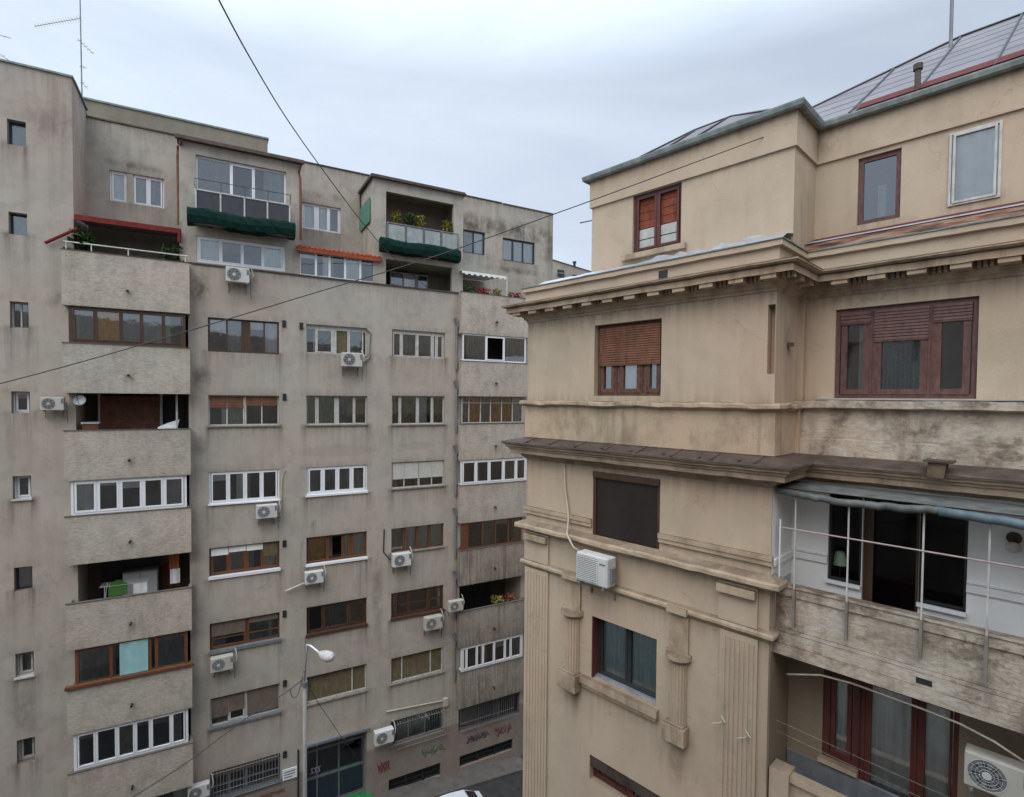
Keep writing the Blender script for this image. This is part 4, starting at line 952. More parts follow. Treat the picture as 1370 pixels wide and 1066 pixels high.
# attic
aL, aR, aT, aO = -8.29, -3.60, .8, 1.2
rw1 = RR(846.6,911.3,252.5,332.5,aT); 
rw2 = RR(1147.5,1205,205,296,aT+aO); rw3 = (RF.u(1269.5,225,aT+aO), RF.u(1340,215,aT+aO), RF.z(1304,270,aT+aO), RF.z(1304,171,aT+aO))
def grime_attic(u, z):
    g_ = .55*math.exp(-max(0, 4.74-z)/.10)*(z < 4.745)
    if z < 3.6: g_ = max(g_, .4*math.exp(-max(0, z-3.1)/.15))
    for a, b, c0, d in (rw1, rw2, rw3):
        if a-.1 < u < b+.1 and z < c0: g_ = max(g_, .6*math.exp(-(c0-z)/.2))
    return g_
at = MB(); wall_panel(at, RF, aT, aL, aR, 2.8, 5.4, [(*rw1,.1)], res=.12); wall_panel(at, RF, aT+aO, aR, U3, 2.8, 5.4, [(*rw2,.08),(*rw3,.03)], res=.15)
at.wq(RF, [(aR,aT,2.8),(aR,aT+aO,2.8),(aR,aT+aO,5.4),(aR,aT,5.4)]).wq(RF, [(aL,aT,2.8),(aL,12,2.8),(aL,12,5.4),(aL,aT,5.4)])
at.build('attic_wall', m_beige, RB, grime=(RF, grime_attic))
mb = MB(); fz_ = 4.745
def attic_path(d): return [(aL-d,12),(aL-d,aT-d),(aR+d,aT-d),(aR+d,aT+aO-d),(U3,aT+aO-d)]
def sweepA(profile, name, mat):
    mb = MB(); gr = None
    if name == 'frieze': profile = [profile[0], profile[1]]+[(.045, fz_+.05+.1*k) for k in range(1, 6)]+[profile[2]]; gr = (RF, lambda u, z: .8*math.exp(-max(0, 5.38-z)/.15)*(.4+.6*(math.sin(u*9.3)*math.sin(u*3.7)+.5)))
    for (d0, z0), (d1, z1) in zip(profile, profile[1:]):
        A, B = attic_path(d0), attic_path(d1)
        if gr:
            def dn_(L): return [((x0+(x1-x0)*j/24), (y0+(y1-y0)*j/24)) for (x0, y0), (x1, y1) in zip(L, L[1:]) for j in range(24)]+[L[-1]]
            A, B = dn_(A), dn_(B)
        for k in range(len(A)-1): mb.wq(RF, [(A[k][0],A[k][1],z0),(A[k+1][0],A[k+1][1],z0),(B[k+1][0],B[k+1][1],z1),(B[k][0],B[k][1],z1)])
    return mb.build(name, mat, RB, grime=gr)
sweepA([(0,fz_-.002),(.045,fz_),(.045,5.42)], 'frieze', m_beige)
sweepA([(.045,5.41),(.09,5.405)], 'eaves_soffit', m_trim)
sweepA([(.09,5.41),(.10,5.375),(.14,5.37),(.175,5.40),(.19,5.47),(.19,5.50),(.17,5.50),(.16,5.46),(.06,5.50)], 'gutter', m_copper)
# windows of the attic
fo = window(RB, RF, rw1, [(1,'x'),(1,'x')], m_darkred, t=aT, rec=.06, bar=.06, sash=.05, room=.3)
bd = MB(); u0, u1, z0, z1 = rw1; mid = (u0+u1)/2; bb = MB()
zs = z0+(z1-z0)*.41
for (a, b) in ((u0+.08, mid-.04), (mid+.04, u1-.08)):
    n = 4
    for k in range(n):
        za_, zb_ = zs+(z1-.06-zs)*k/n, zs+(z1-.06-zs)*(k+1)/n; bd.box(RF, a, b, aT+.11+k*.004, aT+.14+k*.004, za_+.012, zb_)
    for k in range(2):
        za_, zb_ = z0+.06+(zs-z0-.06)*k/2, z0+.06+(zs-z0-.06)*(k+1)/2; bb.box(RF, a, b, aT+.10, aT+.13, za_+.014, zb_-.01)
bd.build('rusty_boards', m_rust, fo); bb.build('pale_boards', m_board, fo)
s = MB(); s.box(RF, u0-.25, u1+.15, aT-.12, aT, z0-.14, z0-.02); s.build('sill', m_trim, fo)
window(RB, RF, rw2, [(1,'gf')], m_mauve, t=aT+aO, rec=.05, bar=.085, room=1.2)
window(RB, RF, rw3, [(1,'cf')], m_offwhite, t=aT+aO, rec=-.03, bar=.035, sash=.035, room=1.2, roommat=m_cgrey)
# roof
rf = MB(); ze = 5.50; sl_ = .68
def rq(p): rf.poly([RF.W(*x) for x in p])
eL, eT, eR, eT2 = aL-.16, aT-.16, aR+.16, aT+aO-.16
zf = ze-.03; hx = -6.09; T1 = 6.08; zr1 = ze+sl_*(T1-eT2); uu = -1.87
rq([(eL,eT,zf),(eR,eT,zf),(eR,eT2,zf),(eR,10.0,zf),(eL,10.0,zf)])
# low hip over the bay
rq([(-6.85,eT,ze-.02),(-4.0,eT,ze-.02),(-5.13,1.52,6.11),(-6.0,1.52,6.11)]); rq([(-4.0,eT,ze-.02),(-4.0,2.2,ze-.02),(-5.13,1.52,6.11)]); rq([(-6.85,eT,ze-.02),(-6.0,1.52,6.11),(-6.85,2.2,ze-.02)]); rq([(-6.85,2.2,ze-.02),(-6.0,1.52,6.11),(-5.13,1.52,6.11),(-4.0,2.2,ze-.02)])
# main hipped roof
rq([(hx,eT2,ze),(U3,eT2,ze),(U3,T1,zr1),(uu,T1,zr1)]); rq([(hx,eT2,ze),(uu,T1,zr1),(hx,2*T1-eT2,ze)]); rq([(uu,T1,zr1),(U3,T1,zr1),(U3,2*T1-eT2,ze),(hx,2*T1-eT2,ze)])
roof = rf.build('roof', m_zinc, RB)
se = MB()
for x in (-3.0, -1.95, -.93, .2, 1.4, 2.6):
    tb = min(T1, eT2+(x-hx)); se.tube([RF.W(x,eT2+.02,ze+.025), RF.W(x+.1,tb,ze+(tb-eT2)*sl_+.02)], .022, 5)
for (x, xt) in ((-6.1,-5.92),(-5.45,-5.2)): se.tube([RF.W(x,eT,ze+.01), RF.W(xt,1.50,6.11)], .018, 5)
se.tube([RF.W(hx,eT2,ze), RF.W(uu,T1,zr1+.02), RF.W(U3,T1,zr1+.02)], .03, 5)
se.tube([RF.W(-6.85,eT,ze), RF.W(-6.0,1.52,6.12), RF.W(-5.13,1.52,6.12), RF.W(-4.0,eT,ze)], .02, 5)
se.build('standing_seams', m_dark, roof)
se = MB(); q = random.Random(4)
for k in range(1, 9):
    t_ = eT2+k*.52+q.uniform(-.03,.03); z_ = ze+(t_-eT2)*sl_; x = hx+(t_-eT2)+.1
    while x < U3-1:
        w_l = q.uniform(.9, 1.4); dt = q.uniform(-.02,.02); se.box(RF, x, x+w_l, t_+dt, t_+dt+.010, z_+dt*sl_+.002, z_+dt*sl_+.012); x += w_l
se.build('sheet_joints', m_grey, roof)
rs = MB(); a0 = RF.u(1143,152,eT2+.1); 
for (ta, tb, off_) in ((.02,.42,.035),): rs.wq(RF, [(a0,eT2+ta,ze+ta*sl_+off_),(U3-.05,eT2+ta,ze+ta*sl_+off_),(U3-.05,eT2+tb,ze+tb*sl_+off_),(a0+.05,eT2+tb,ze+tb*sl_+off_)])
rs.build('red_roof_strip', m_redroof, roof)
u_, z_ = RF.at(1227.5,117,eT2+.15); vp = MB(); b0 = RF.W(u_,eT2+.15,z_-.05); vp.tube([b0, b0+Vector((0,0,.42))], .05, 10); vp.tube([b0+Vector((0,0,.36)), b0+Vector((0,0,.46))], .075, 10); vp.build('roof_vent_pipe', m_sheet, roof)
tt_ = 5.2; u_, z_ = RF.at(1272,56,tt_); ms = MB(); ms.tube([RF.W(u_,tt_,z_-.6), RF.W(u_,tt_,z_+5)], .035, 8); ms.build('roof_mast', m_grey, RB)
# --- bay windows of the lower storeys
fo = window(RB, RF, rhA, [(.9,'k'),(.22,'p'),(1.2,'c'),(.22,'p'),(.8,'k')], m_brownw, rec=.14, bar=.07, sash=.09, full=(.56,m_shut_b,0), room=1.2, label='shuttered window with a half-lowered brown roller blind')
fo = window(RB, RF, rhB, [(1,'x')], m_brown, rec=.02, bar=.07, room=0)
sc = MB(); u0, u1, z0, z1 = rhB; sc.box(RF, u0+.07, u1-.07, .05, .07, z0+.07, z1-.14); sc.build('insect_screen', simple('dark_insect_screen', (.035,.027,.024), .12, .6, var=.3, sc=2), fo)
sc = MB(); sc.box(RF, u0, u1, -.035, .06, z1-.14, z1+.01); sc.build('shutter_box', m_brown, fo, bevel=.02)
fo = window(RB, RF, rhC, [(1,'af'),(1,'af')], m_dark, rec=.24, bar=.07, sash=.05, room=1.0)
s = MB(); s.box(RF, rhC[0], rhC[1], .10, .24, rhC[2], rhC[2]+.03); s.build('metal_sill', m_silver, fo)
s = MB(); s.box(RF, rhC[0], rhC[0]+.03, .0, .24, rhC[2], rhC[3]); s.build('side_board', m_darkred, fo)
s = MB(); zz = rhC[2]; s.box(RF, RF.u(780,905), RF.u(882,950), -.13, 0, zz-.17, zz-.01).box(RF, RF.u(781,905), RF.u(880,950), -.09, 0, zz-.26, zz-.17); s.build('stone_sill', m_trim, fo)
fo = window(RB, RF, rhD, [(1,'k'),(.2,'p'),(1,'cf')], m_darkred, rec=.16, bar=.08, sash=.06, room=1.0)
s = MB(); s.box(RF, rhD[0]+.01, rhD[1]-.01, .02, .16, rhD[3]-.26, rhD[3]-.01); s.build('shutter_box', m_sheet, fo)
# mouldings of the bay between upper and lower storeys
for (a, b) in ((UL-.05, rhB[0]-.01), (rhB[1]+.0, UR+.05)):
    s = MB(); s.box(RF, a, b, -.075, 0, -2.86, -2.765).box(RF, a, b, -.055, 0, -2.95, -2.863); s.build('dado_moulding', m_trim, RB)
sweep([(0,-3.12),(.10,-3.16),(.20,-3.20),(.22,-3.24),(.22,-3.31),(.15,-3.34),(.13,-3.37),(0,-3.39)], 'bay', tend=.22, name='sill_course', mat=m_trim, wear=.012)
l3 = [(0,-4.13),(.09,-4.16),(.11,-4.20),(.11,-4.25),(.07,-4.29),(.04,-4.33),(0,-4.35)]
sweep(l3, 'bay', tend=.22, name='lower_string_course', mat=m_trim)
def plate(x0, x1, z0, z1, d=.05, flutes=0, name='pilaster', yref=800):
    a, b = RF.u(x0, yref), RF.u(x1, yref); s = MB(); s.box(RF, a, b, -d, 0, z0, z1)
    if flutes:
        w = (b-a-.08)/flutes
        for k in range(flutes):
            x = a+.04+w*(k+.5); s.tube([RF.W(x,-d,z0+.1), RF.W(x,-d,z1-.1)], w*.33, 8)
    return s.build(name, m_beige, RB)
plate(703.5,734,-17.9,-4.34,.06,7,'fluted_pilaster',850); plate(964,1014,-17.9,-4.34,.06,7,'fluted_pilaster',920)
plate(704,735.5,-4.14,-3.40,.07,0,'pilaster_block',740); plate(963,1015,-4.14,-3.40,.07,0,'pilaster_block',820)
for (x0, x1, y) in ((706.5,735,735),(963,1014.5,805)):
    a, b = RF.u(x0,y), RF.u(x1,y); s = MB(); s.box(RF, a, b, -.18, -.07, -3.60, -3.44); s.build('bracket_block', m_trim, RB, bevel=.01)
def column(x0, x1, zt, zm, zb0, zb1, yref, pl):
    a, b = RF.u(x0,yref), RF.u(x1,yref); cx = (a+b)/2; r_ = (b-a)/2*.80
    s = MB(); n = 9
    def half(mb, r, z0, z1, r1=None):
        r1 = r1 or r; P0 = [(cx-math.cos(k*math.pi/16)*r, -math.sin(k*math.pi/16)*r) for k in range(17)]; P1 = [(cx-math.cos(k*math.pi/16)*r1, -math.sin(k*math.pi/16)*r1) for k in range(17)]
        for k in range(16): mb.wq(RF, [(*P0[k],z0),(*P0[k+1],z0),(*P1[k+1],z1),(*P1[k],z1)])
        mb.wq(RF, [(*p,z0) for p in P0[::-1]]); mb.wq(RF, [(*p,z1) for p in P1])
    half(s, r_*.88, zb0, zt)
    for k in range(n):
        A = math.pi*(k+.5)/n; px_, pt_ = cx-math.cos(A)*r_*.9, -math.sin(A)*r_*.9; s.tube([RF.W(px_,pt_,zb0+.04), RF.W(px_,pt_,zt-.05)], r_*.10, 6)
    o = s.build('half_column', m_beige, RB)
    c_ = MB(); half(c_, r_*1.05, zt-.04, zt+.04, r_*1.5); half(c_, r_*1.5, zt+.04, zt+.12); c_.box(RF, cx-r_*1.5, cx+r_*1.5, -.06, 0, zt+.12, zt+.16); c_.build('capital', m_trim, o)
    c_ = MB(); c_.box(RF, cx-r_*1.35, cx+r_*1.35, -r_*1.3, 0, zb1, zb0).box(RF, cx-r_*1.1, cx+r_*1.1, -r_*1.1, 0, zb0, zb0+.05); c_.build('column_base', m_trim, o, bevel=.012)
    c_ = MB(); c_.box(RF, cx-r_*1.15, cx+r_*1.15, -.05, 0, zt+.16, -4.34).box(RF, cx-r_*1.2, cx+r_*1.2, -.17, -.10, -4.29, -4.16); c_.build('bracket_plate', m_trim, o)
zcl = lambda x, y: RF.z(x, y, -.1)
column(756,778,zcl(767,824),0,zcl(766,899),zcl(765,921),860,0)
column(894.5,922,zcl(908,884),0,zcl(908,970),zcl(905,992),925,0)
# --- recess wall of the upper flat with the wide window
tA = OFF
rwA = (RF.u(1117,470,tA), RF.u(1308,470,tA), RF.z(1213,533,tA), RF.z(1213,405,tA))
rec = MB(); wall_panel(rec, RF, tA, UR, U2, -1.45, 2.12, [(*rwA,.1)], res=.15)
rec.box(RF, UR+.0, UR+.10, tA-.14, tA, .02, 2.05)
rec.wq(RF, [(U2,tA,-17.9),(U2,0,-17.9),(U2,0,2.12),(U2,tA,2.12)]).wq(RF, [(U2,0,-17.9),(U3,0,-17.9),(U3,0,2.12),(U2,0,2.12)])
rec.wq(RF, [(U3,0,-17.9),(U3,12,-17.9),(U3,12,5.4),(U3,0,5.4)])
rec.build('recess_wall', m_beige, RB, grime=(RF, lambda u, z: max(.65*math.exp(-max(0, 1.95-z)/.25), .5*math.exp(-max(0, z)/.15), .6*math.exp(-max(0, u-UR)/.2))))
u0, u1, z0, z1 = rwA
fo = window(RB, RF, rwA, [(1,'g'),(.10,'p'),(1.62,'tf'),(.10,'p'),(1.05,'g')], m_mauve, t=tA, rec=.06, bar=.07, sash=.095, shut=[(.13,m_mauve),None,(.36,m_mauve),None,(.18,m_mauve)], room=1.4, label='wide triple window with peeling purplish-brown frames')
# ledge and flaking band below it
sweep([(.05,.03),(.16,.02),(.16,-.11),(.10,-.135),(.02,-.14),(.02,-.66),(.05,-.68),(.07,-.70),(.07,-1.0)], 'recess', off=1.15, name='recess_band', mat=m_weather)
s = MB(); s.box(RF, UR+.35, U2-.02, 1.0, 1.3, .032, .05); s.build('white_ledge_flashing', m_silver, RB)
pb = MB(); a = RF.u(1062,560,1.08); b = RF.u(1074,560,1.08); pb.box(RF, UR, a+.12, .99, 1.15, -.99, -.0); pb.build('end_pier', m_trim, RB)
s = MB(); a, b = RF.u(1240,628,.5), RF.u(1266,628,.5); zt5, zb5 = RF.z(1253,619,.5), RF.z(1253,640,.5)
s.wq(RF, [(a,.5,zb5+.02),(b-.03,.5,zb5),(b,.5,zt5),(a+.01,.5,zt5)]); s.wq(RF, [(b-.03,.5,zb5),(b-.03,.8,zb5),(b,.8,zt5),(b,.5,zt5)]); s.wq(RF, [(a,.5,zb5+.02),(a,.8,zb5+.02),(b-.03,.8,zb5),(b-.03,.5,zb5)]); s.wq(RF, [(a,.8,zb5+.02),(a,.5,zb5+.02),(a+.01,.5,zt5),(a+.01,.8,zt5)])
sp_ = s.build('water_spout', m_stone, RB); s = MB(); s.box(RF, a-.05, b+.08, .46, .85, zt5, zt5+.03); s.build('spout_lid', m_sheet, sp_)
# --- white loggia
tB = 1.05; tP = .25
zBt, zBb = -3.30, -4.56
rdo = [(RF.u(1108,720,tB), RF.u(1153,720,tB), -3.26, -1.62), (RF.u(1153,760,tB), RF.u(1229,760,tB), -4.3, -1.62), (RF.u(1229,760,tB), RF.u(1294,760,tB), -3.32, -1.62)]
lw = MB(); wall_panel(lw, RF, tB, UR, U2, zBb+.2, -1.44, [(*h,.12) for h in rdo])
lw.wq(RF, [(UR+.002,.02,zBt+.0),(UR+.002,tB,zBt+.0),(UR+.002,tB,-1.44),(UR+.002,.02,-1.44)])
lw.wq(RF, [(UR,tP,-1.57),(UR,OFF,-1.57),(U2,OFF,-1.57),(U2,tP,-1.57)]); 
lw.build('loggia_wall', m_whitewall, RB)
for (a, b) in ((UR+.02, rdo[0][0]-.0), (rdo[2][1], U2)):
    s = MB(); s.box(RF, a, b, tB-.04, tB, -2.98, -2.86).box(RF, a, b, tB-.03, tB, -2.84, -2.815); s.build('dado_rail', m_pvc, RB)
s = MB(); s.box(RF, UR+.003, UR+.04, .1, tB-.04, -2.98, -2.86); s.build('dado_rail', m_pvc, RB)
D_ = MB()
window(RB, RF, rdo[0], [(1,'gf')], m_dark, t=tB, rec=.06, bar=.04, room=0, glass=m_dglass)
window(RB, RF, rdo[2], [(1,'gf')], m_dark, t=tB, rec=.06, bar=.04, room=0, glass=m_dglass, label='dark loggia window to the right of the door')
window(RB, RF, rdo[1], [(.12,'p'),(1,'gf')], m_brown, t=tB, rec=.08, bar=.05, room=0, glass=m_dglass)
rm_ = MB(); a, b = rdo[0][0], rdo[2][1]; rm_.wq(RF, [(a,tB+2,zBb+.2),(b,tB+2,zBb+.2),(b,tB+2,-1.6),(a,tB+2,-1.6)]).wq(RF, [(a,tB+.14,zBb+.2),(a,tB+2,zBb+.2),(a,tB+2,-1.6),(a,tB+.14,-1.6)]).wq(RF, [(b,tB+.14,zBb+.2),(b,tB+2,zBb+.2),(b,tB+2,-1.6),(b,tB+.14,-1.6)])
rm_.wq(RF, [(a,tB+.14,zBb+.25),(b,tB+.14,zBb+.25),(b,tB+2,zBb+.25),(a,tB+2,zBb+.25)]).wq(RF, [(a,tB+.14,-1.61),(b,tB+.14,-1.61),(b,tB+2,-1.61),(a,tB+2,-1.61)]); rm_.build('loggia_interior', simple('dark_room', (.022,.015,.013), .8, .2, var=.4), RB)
for a, b, c0, d in (rdo[0], rdo[2]): s = MB(); s.box(RF, a-.01, b+.01, tB-.07, tB+.06, c0-.06, c0); s.build('white_sill', m_pvc, RB)
# balcony slab and parapet
bp = MB()
def bx(t0, z0, z1, t1=tP+.14): bp.box(RF, UR+.004, U2, t0, t1, z0, z1)
bx(tP-.02, zBt-.04, zBt, tP+.16); bx(tP, zBt-.20, zBt-.045); bx(tP+.03, zBt-.80, zBt-.203); bx(tP, zBt-.86, zBt-.803); bx(tP-.04, zBb+.20, zBb+.397-.0, 1.0) ; bx(tP+.02, zBb+.40, zBt-.863)
bx(tP-.08, zBb, zBb+.197, 1.04)
bp.build('balcony_parapet', m_weather, RB)
s = MB(); uh_, zh_ = RF.at(1236,912,tP-.05); s.box(RF, uh_-.10, uh_+.10, tP-.045, tP+.03, zh_-.05, zh_+.04); s.build('drain_slot', m_dark, RB)
fr_ = MB()
posts = [(1063,664,838,.20),(1134,669,856,.2),(1234.5,684,880,.2),(1323,697,912,.2)]
pu = []
for (x, yt_, yb_, tt) in posts:
    u_ = RF.u(x, 760, tP-.05); zt_ = RF.z(x, yt_, tP-.05); zb_ = RF.z(x-3, yb_, tP-.05); pu.append(u_)
    p = MB(); p.box(RF, u_-.012, u_+.012, tP-.065, tP-.04, zBt-.02, zt_); po_ = p.build('awning_post', m_offwhite, RB)
    p = MB(); p.box(RF, u_-.02, u_+.02, tP-.08, tP-.005, zb_, zBt-.02); p.build('rusty_foot', m_sillg, po_)
zr_ = RF.z(1134, 720, tP-.06)
p = MB(); p.tube([RF.W(UR+.05,tP-.06,zr_), RF.W(U2,tP-.06,zr_)], .014, 6); p.build('cross_rail', simple('pinkish_rail', (.45,.36,.34), .5), RB)
p = MB(); u_ = RF.u(1042,730,.1); p.tube([RF.W(u_,.15,RF.z(1042,780,.15)), RF.W(u_,.15,RF.z(1042,694,.15))], .015, 6); p.build('thin_pole', m_pvc, RB)
# rolled awning under the cornice
def roll(ua, ub, t, z, r, mat, nm):
    mb = MB(); n = 26; pts = []; q = random.Random(11)
    for k in range(n+1):
        x = ua+(ub-ua)*k/n; pts.append(RF.W(x, t+q.uniform(-.012,.012), z-.07*math.sin(k/n*math.pi)+q.uniform(-.012,.012)))
    mb.tube(pts, r, 12); return mb.build(nm, mat, RB, smooth=True)
ur0, ur1 = RF.u(1072,662,.12), RF.u(1262,680,.12); zz = RF.z(1160,670,.12)
roll(ur0-.4, ur1, .12, zz, .062, m_canvas, 'rolled_awning'); roll(ur1-.05, U2, .10, zz-.02, .07, m_bluetarp, 'blue_rolled_tarp')
s = MB(); s.wq(RF, [(ur0-.45,.1,zz+.06),(U2,.1,zz+.06),(U2,.9,-1.50),(ur0-.45,.9,-1.50)]); s.build('awning_cloth', m_canvas, RB)
# --- lower loggia
tC = 1.05; zCt = RF.z(1052,1032,.2)
rc = [(RF.u(1100.5,960,tC), RF.u(1150,960,tC), RF.z(1125,1021,tC), -4.88), (RF.u(1150,960,tC), RF.u(1284,960,tC), -7.6, -4.88)]
lw = MB(); wall_panel(lw, RF, tC, UR, U2, -17.9, zBb+.02, [(*h,.12) for h in rc])
lw.wq(RF, [(UR+.002,.1,-17.9),(UR+.002,tC,-17.9),(UR+.002,tC,zBb+.02),(UR+.002,.1,zBb+.02)]); lw.build('lower_loggia_wall', m_olive, RB)
lw = MB(); lw.box(RF, UR+.01, U2, tP, tC-.01, -7.75, -7.6).box(RF, UR+.02, U2, tC-.06, tC-.003, -7.6, -6.72); lw.build('lower_loggia_floor', m_grey, RB)
fo = window(RB, RF, rc[0], [(1,'cf')], m_darkred, t=tC, rec=.04, bar=.11, sash=.07, room=1.2)
s = MB(); s.box(RF, rc[0][0]-.04, rc[0][1], tC-.1, tC+.03, rc[0][2]-.09, rc[0][2]-.005); s.build('stone_sill', m_trim, fo)
window(RB, RF, rc[1], [(.12,'p'),(1.6,'cf'),(.22,'p'),(1.0,'cf')], m_darkred, t=tC, rec=.04, bar=.07, room=1.2, sash=.03)
pp = MB(); pp.box(RF, UR+.03, UR+.36, .06, .40, -17.9, zCt+.03).box(RF, UR+.36, U2, .12, .30, zCt-.12, zCt).box(RF, UR+.36, U2, .17, .27, -9, zCt-.12); pp.build('lower_parapet', m_beige, RB)
# hoses and clutter on the house
s = MB(); s.tube([pt(752,620,1)*0+RF.W(*[RF.u(756,621),-.03,RF.z(756,621)]), RF.W(RF.u(757.5,650),-.04,RF.z(757.5,650)), RF.W(RF.u(764,690),-.09,RF.z(764,690)), RF.W(RF.u(768,716),-.26,RF.z(768,716,-.2)), RF.W(RF.u(776,733),-.26,RF.z(776,733,-.2)), RF.W(RF.u(783,740),-.2,RF.z(783,740,-.2))], .026, 8); s.build('drain_hose', simple('cream_hose', (.55,.47,.36), .5), RB, smooth=True)
for (x, y) in ((1000,985),(967,965)):
    s = MB(); q = random.Random(x)
    u_, z_ = RF.at(x, y, -.08)
    s.tube([RF.W(u_+.04,-.1,z_+.35), RF.W(u_+.03,-.1,z_+.1), RF.W(u_,-.12,z_), RF.W(u_-.16,-.2,z_-.06)], .009, 5); s.tube([RF.W(u_+.03,-.1,z_+.02), RF.W(u_+.05,-.11,z_-.5)], .005, 5); s.tube([RF.W(u_-.02,-.1,z_+.1), RF.W(u_+.08,-.14,z_+.03)], .012, 5)
    s.build('broken_fixing', m_pipew, RB)
s = MB(); s.box(RF, UR+.005, UR+.10, .55, .65, RF.z(1064,463,.6), RF.z(1064,458,.6)); s.build('wall_hook', m_sheet, RB)
s = MB(); u_, z_ = RF.at(887,366.5,-.06); s.box(RF, u_-.10, u_+.10, -.062, .0, z_-.075, z_+.075); s.build('blocking_hole', m_dark, RB)

# ================================================================== small far building
FB = empty('distant_building', LF.W(24, 12, -17.6), 'small grey building far behind between the two blocks', 'building')
uF0, uF1 = LF.u(738,360,12), LF.u(830,372,12)
zl = LF.z(741,347,12)
f = MB(); f.poly([LF.W(uF0-3,12,-17.6), LF.W(uF1,12,-17.6), LF.W(uF1,12,LF.z(815,373,12)), LF.W(uF0-3,12,LF.z(741,346,12)+.3)]); f.box(LF, uF0-3, uF1, 12.01, 20, -17.6, zl-1.4); f.build('wall', m_upper, FB)
f = MB(); f.poly([LF.W(uF0-3,11.9,LF.z(741,346,12)+.3), LF.W(uF1,11.9,LF.z(815,373,12)), LF.W(uF1,12.4,LF.z(815,373,12)+.12), LF.W(uF0-3,12.4,LF.z(741,346,12)+.42)]); f.build('roof_edge', m_sheet, FB)
f = MB(); r = LF.rect(746,754.5,361,370,11.98); f.box(LF, r[0], r[1], 11.93, 12, r[2], r[3]); fw_ = f.build('window', m_dark, FB)
f = MB(); f.box(LF, r[0]-.05, r[1]+.05, 11.90, 11.93, (r[2]+r[3])/2-.04, (r[2]+r[3])/2+.04); f.build('bars', m_grey, fw_)
f = MB(); r = LF.rect(766,776,368,375,11.98); f.box(LF, r[0], r[1], 11.93, 12, r[2], r[3]); f.build('window', m_dark, FB)
f = MB(); b0 = LW(768.5,357,12.3); f.tube([b0-Vector((0,0,.3)), b0+Vector((0,0,.35))], .1, 8); f.tube([b0+Vector((0,0,.3)), b0+Vector((0,0,.42))], .15, 8); f.build('chimney_pipe', m_dark, FB)

# ================================================================== the viewer's own building, unseen, added to darken the lower street
VB = empty('unseen_viewer_building', (2, -8, 0), 'unseen plain rendered block behind the viewpoint, added to shade the street', 'building')
f = MB()
VF = Frame((1, 0), (0, -1), 2.4)
vh = []
for i in range(10):
    for j in range(7): vh.append((-26+i*5.4, -24.2+i*5.4, -15.5+j*2.9, -14.0+j*2.9))
wall_panel(f, VF, 0, -30, 30, -17.6, 5, vh, .2); f.box(VF, -30, 30, .3, 10, -17.6, 4.98)
f.build('wall', m_wall, VB)

# ================================================================== things on balconies and roofs
def leaves(c, r, h, n, mat, name, parent, size=.07, seed=1, droop=0):
    q = random.Random(seed); mb = MB()
    for k in range(n):
        a = q.uniform(0, 6.28); rr = r*math.sqrt(q.random()); z = h*q.random()**.8
        p = Vector(c)+Vector((math.cos(a)*rr, math.sin(a)*rr, z-droop*rr)); d = Vector((q.uniform(-1,1), q.uniform(-1,1), q.uniform(-.3,1.2))).normalized(); s_ = Vector((-d.y, d.x, q.uniform(-.4,.4))).normalized()
        L = size*q.uniform(.6,1.5); mb.poly([p, p+d*L*.5+s_*L*.28, p+d*L, p+d*L*.5-s_*L*.28])
    return mb.build(name, mat, parent)
def pot(c, r, h, parent, mat=None):
    mb = MB(); n = 12; c = Vector(c)
    P = [(r*.7,0),(r,h*.85),(r*1.1,h*.85),(r*1.1,h),(r*.9,h),(r*.85,h*.9),(0.001,h*.9)]
    for (a, za_), (b, zb_) in zip(P, P[1:]):
        for k in range(n):
            A, B = 2*math.pi*k/n, 2*math.pi*(k+1)/n
            mb.poly([c+Vector((a*math.cos(A),a*math.sin(A),za_)), c+Vector((a*math.cos(B),a*math.sin(B),za_)), c+Vector((b*math.cos(B),b*math.sin(B),zb_)), c+Vector((b*math.cos(A),b*math.sin(A),zb_))])
    return mb.build('pot', mat or m_terra, parent)
def plant(P, label, h, r, n, mat, group, size=.1, seed=1, ph=.25):
    o = empty('potted_plant', P, label, 'plant', group); pot(P, .14, ph, o); leaves(Vector(P)+Vector((0,0,ph)), r, h, n, mat, 'foliage', o, size, seed)
    s = MB(); s.tube([Vector(P)+Vector((0,0,ph*.8)), Vector(P)+Vector((.02,0,ph+h*.7))], .012, 5); s.build('stem', m_leaf, o); return o
G1 = 'potted plants on the top terraces'
plant(LF.W(LF.u(111,330,.1),.1,ZA_t[0]-.35), 'spiky potted plant at the left end of the red awning terrace', .75, .3, 160, m_leaf, G1, .28, 2)
plant(LF.W(LF.u(231,340,.1),.1,ZA_t[0]-.4), 'bushy potted plant at the right end of the red awning terrace', .75, .32, 220, m_leaf, G1, .18, 3)
for k, (x, lab, mt) in enumerate(((531,'yellow-green plant behind the frosted railing, first from the left',m_leafy),(548,'dark green plant behind the frosted railing, second from the left',m_leaf),(562,'yellowing plant behind the frosted railing, third from the left',m_leafy),(598,'tall yellow-green plant at the right end of the frosted railing',m_leafy))):
    u_ = LF.u(x, 300, .1); plant(LF.W(u_, .12, zt2-.25), lab, .50, .2, 230, mt, 'plants behind the frosted railing', .13, 10+k)
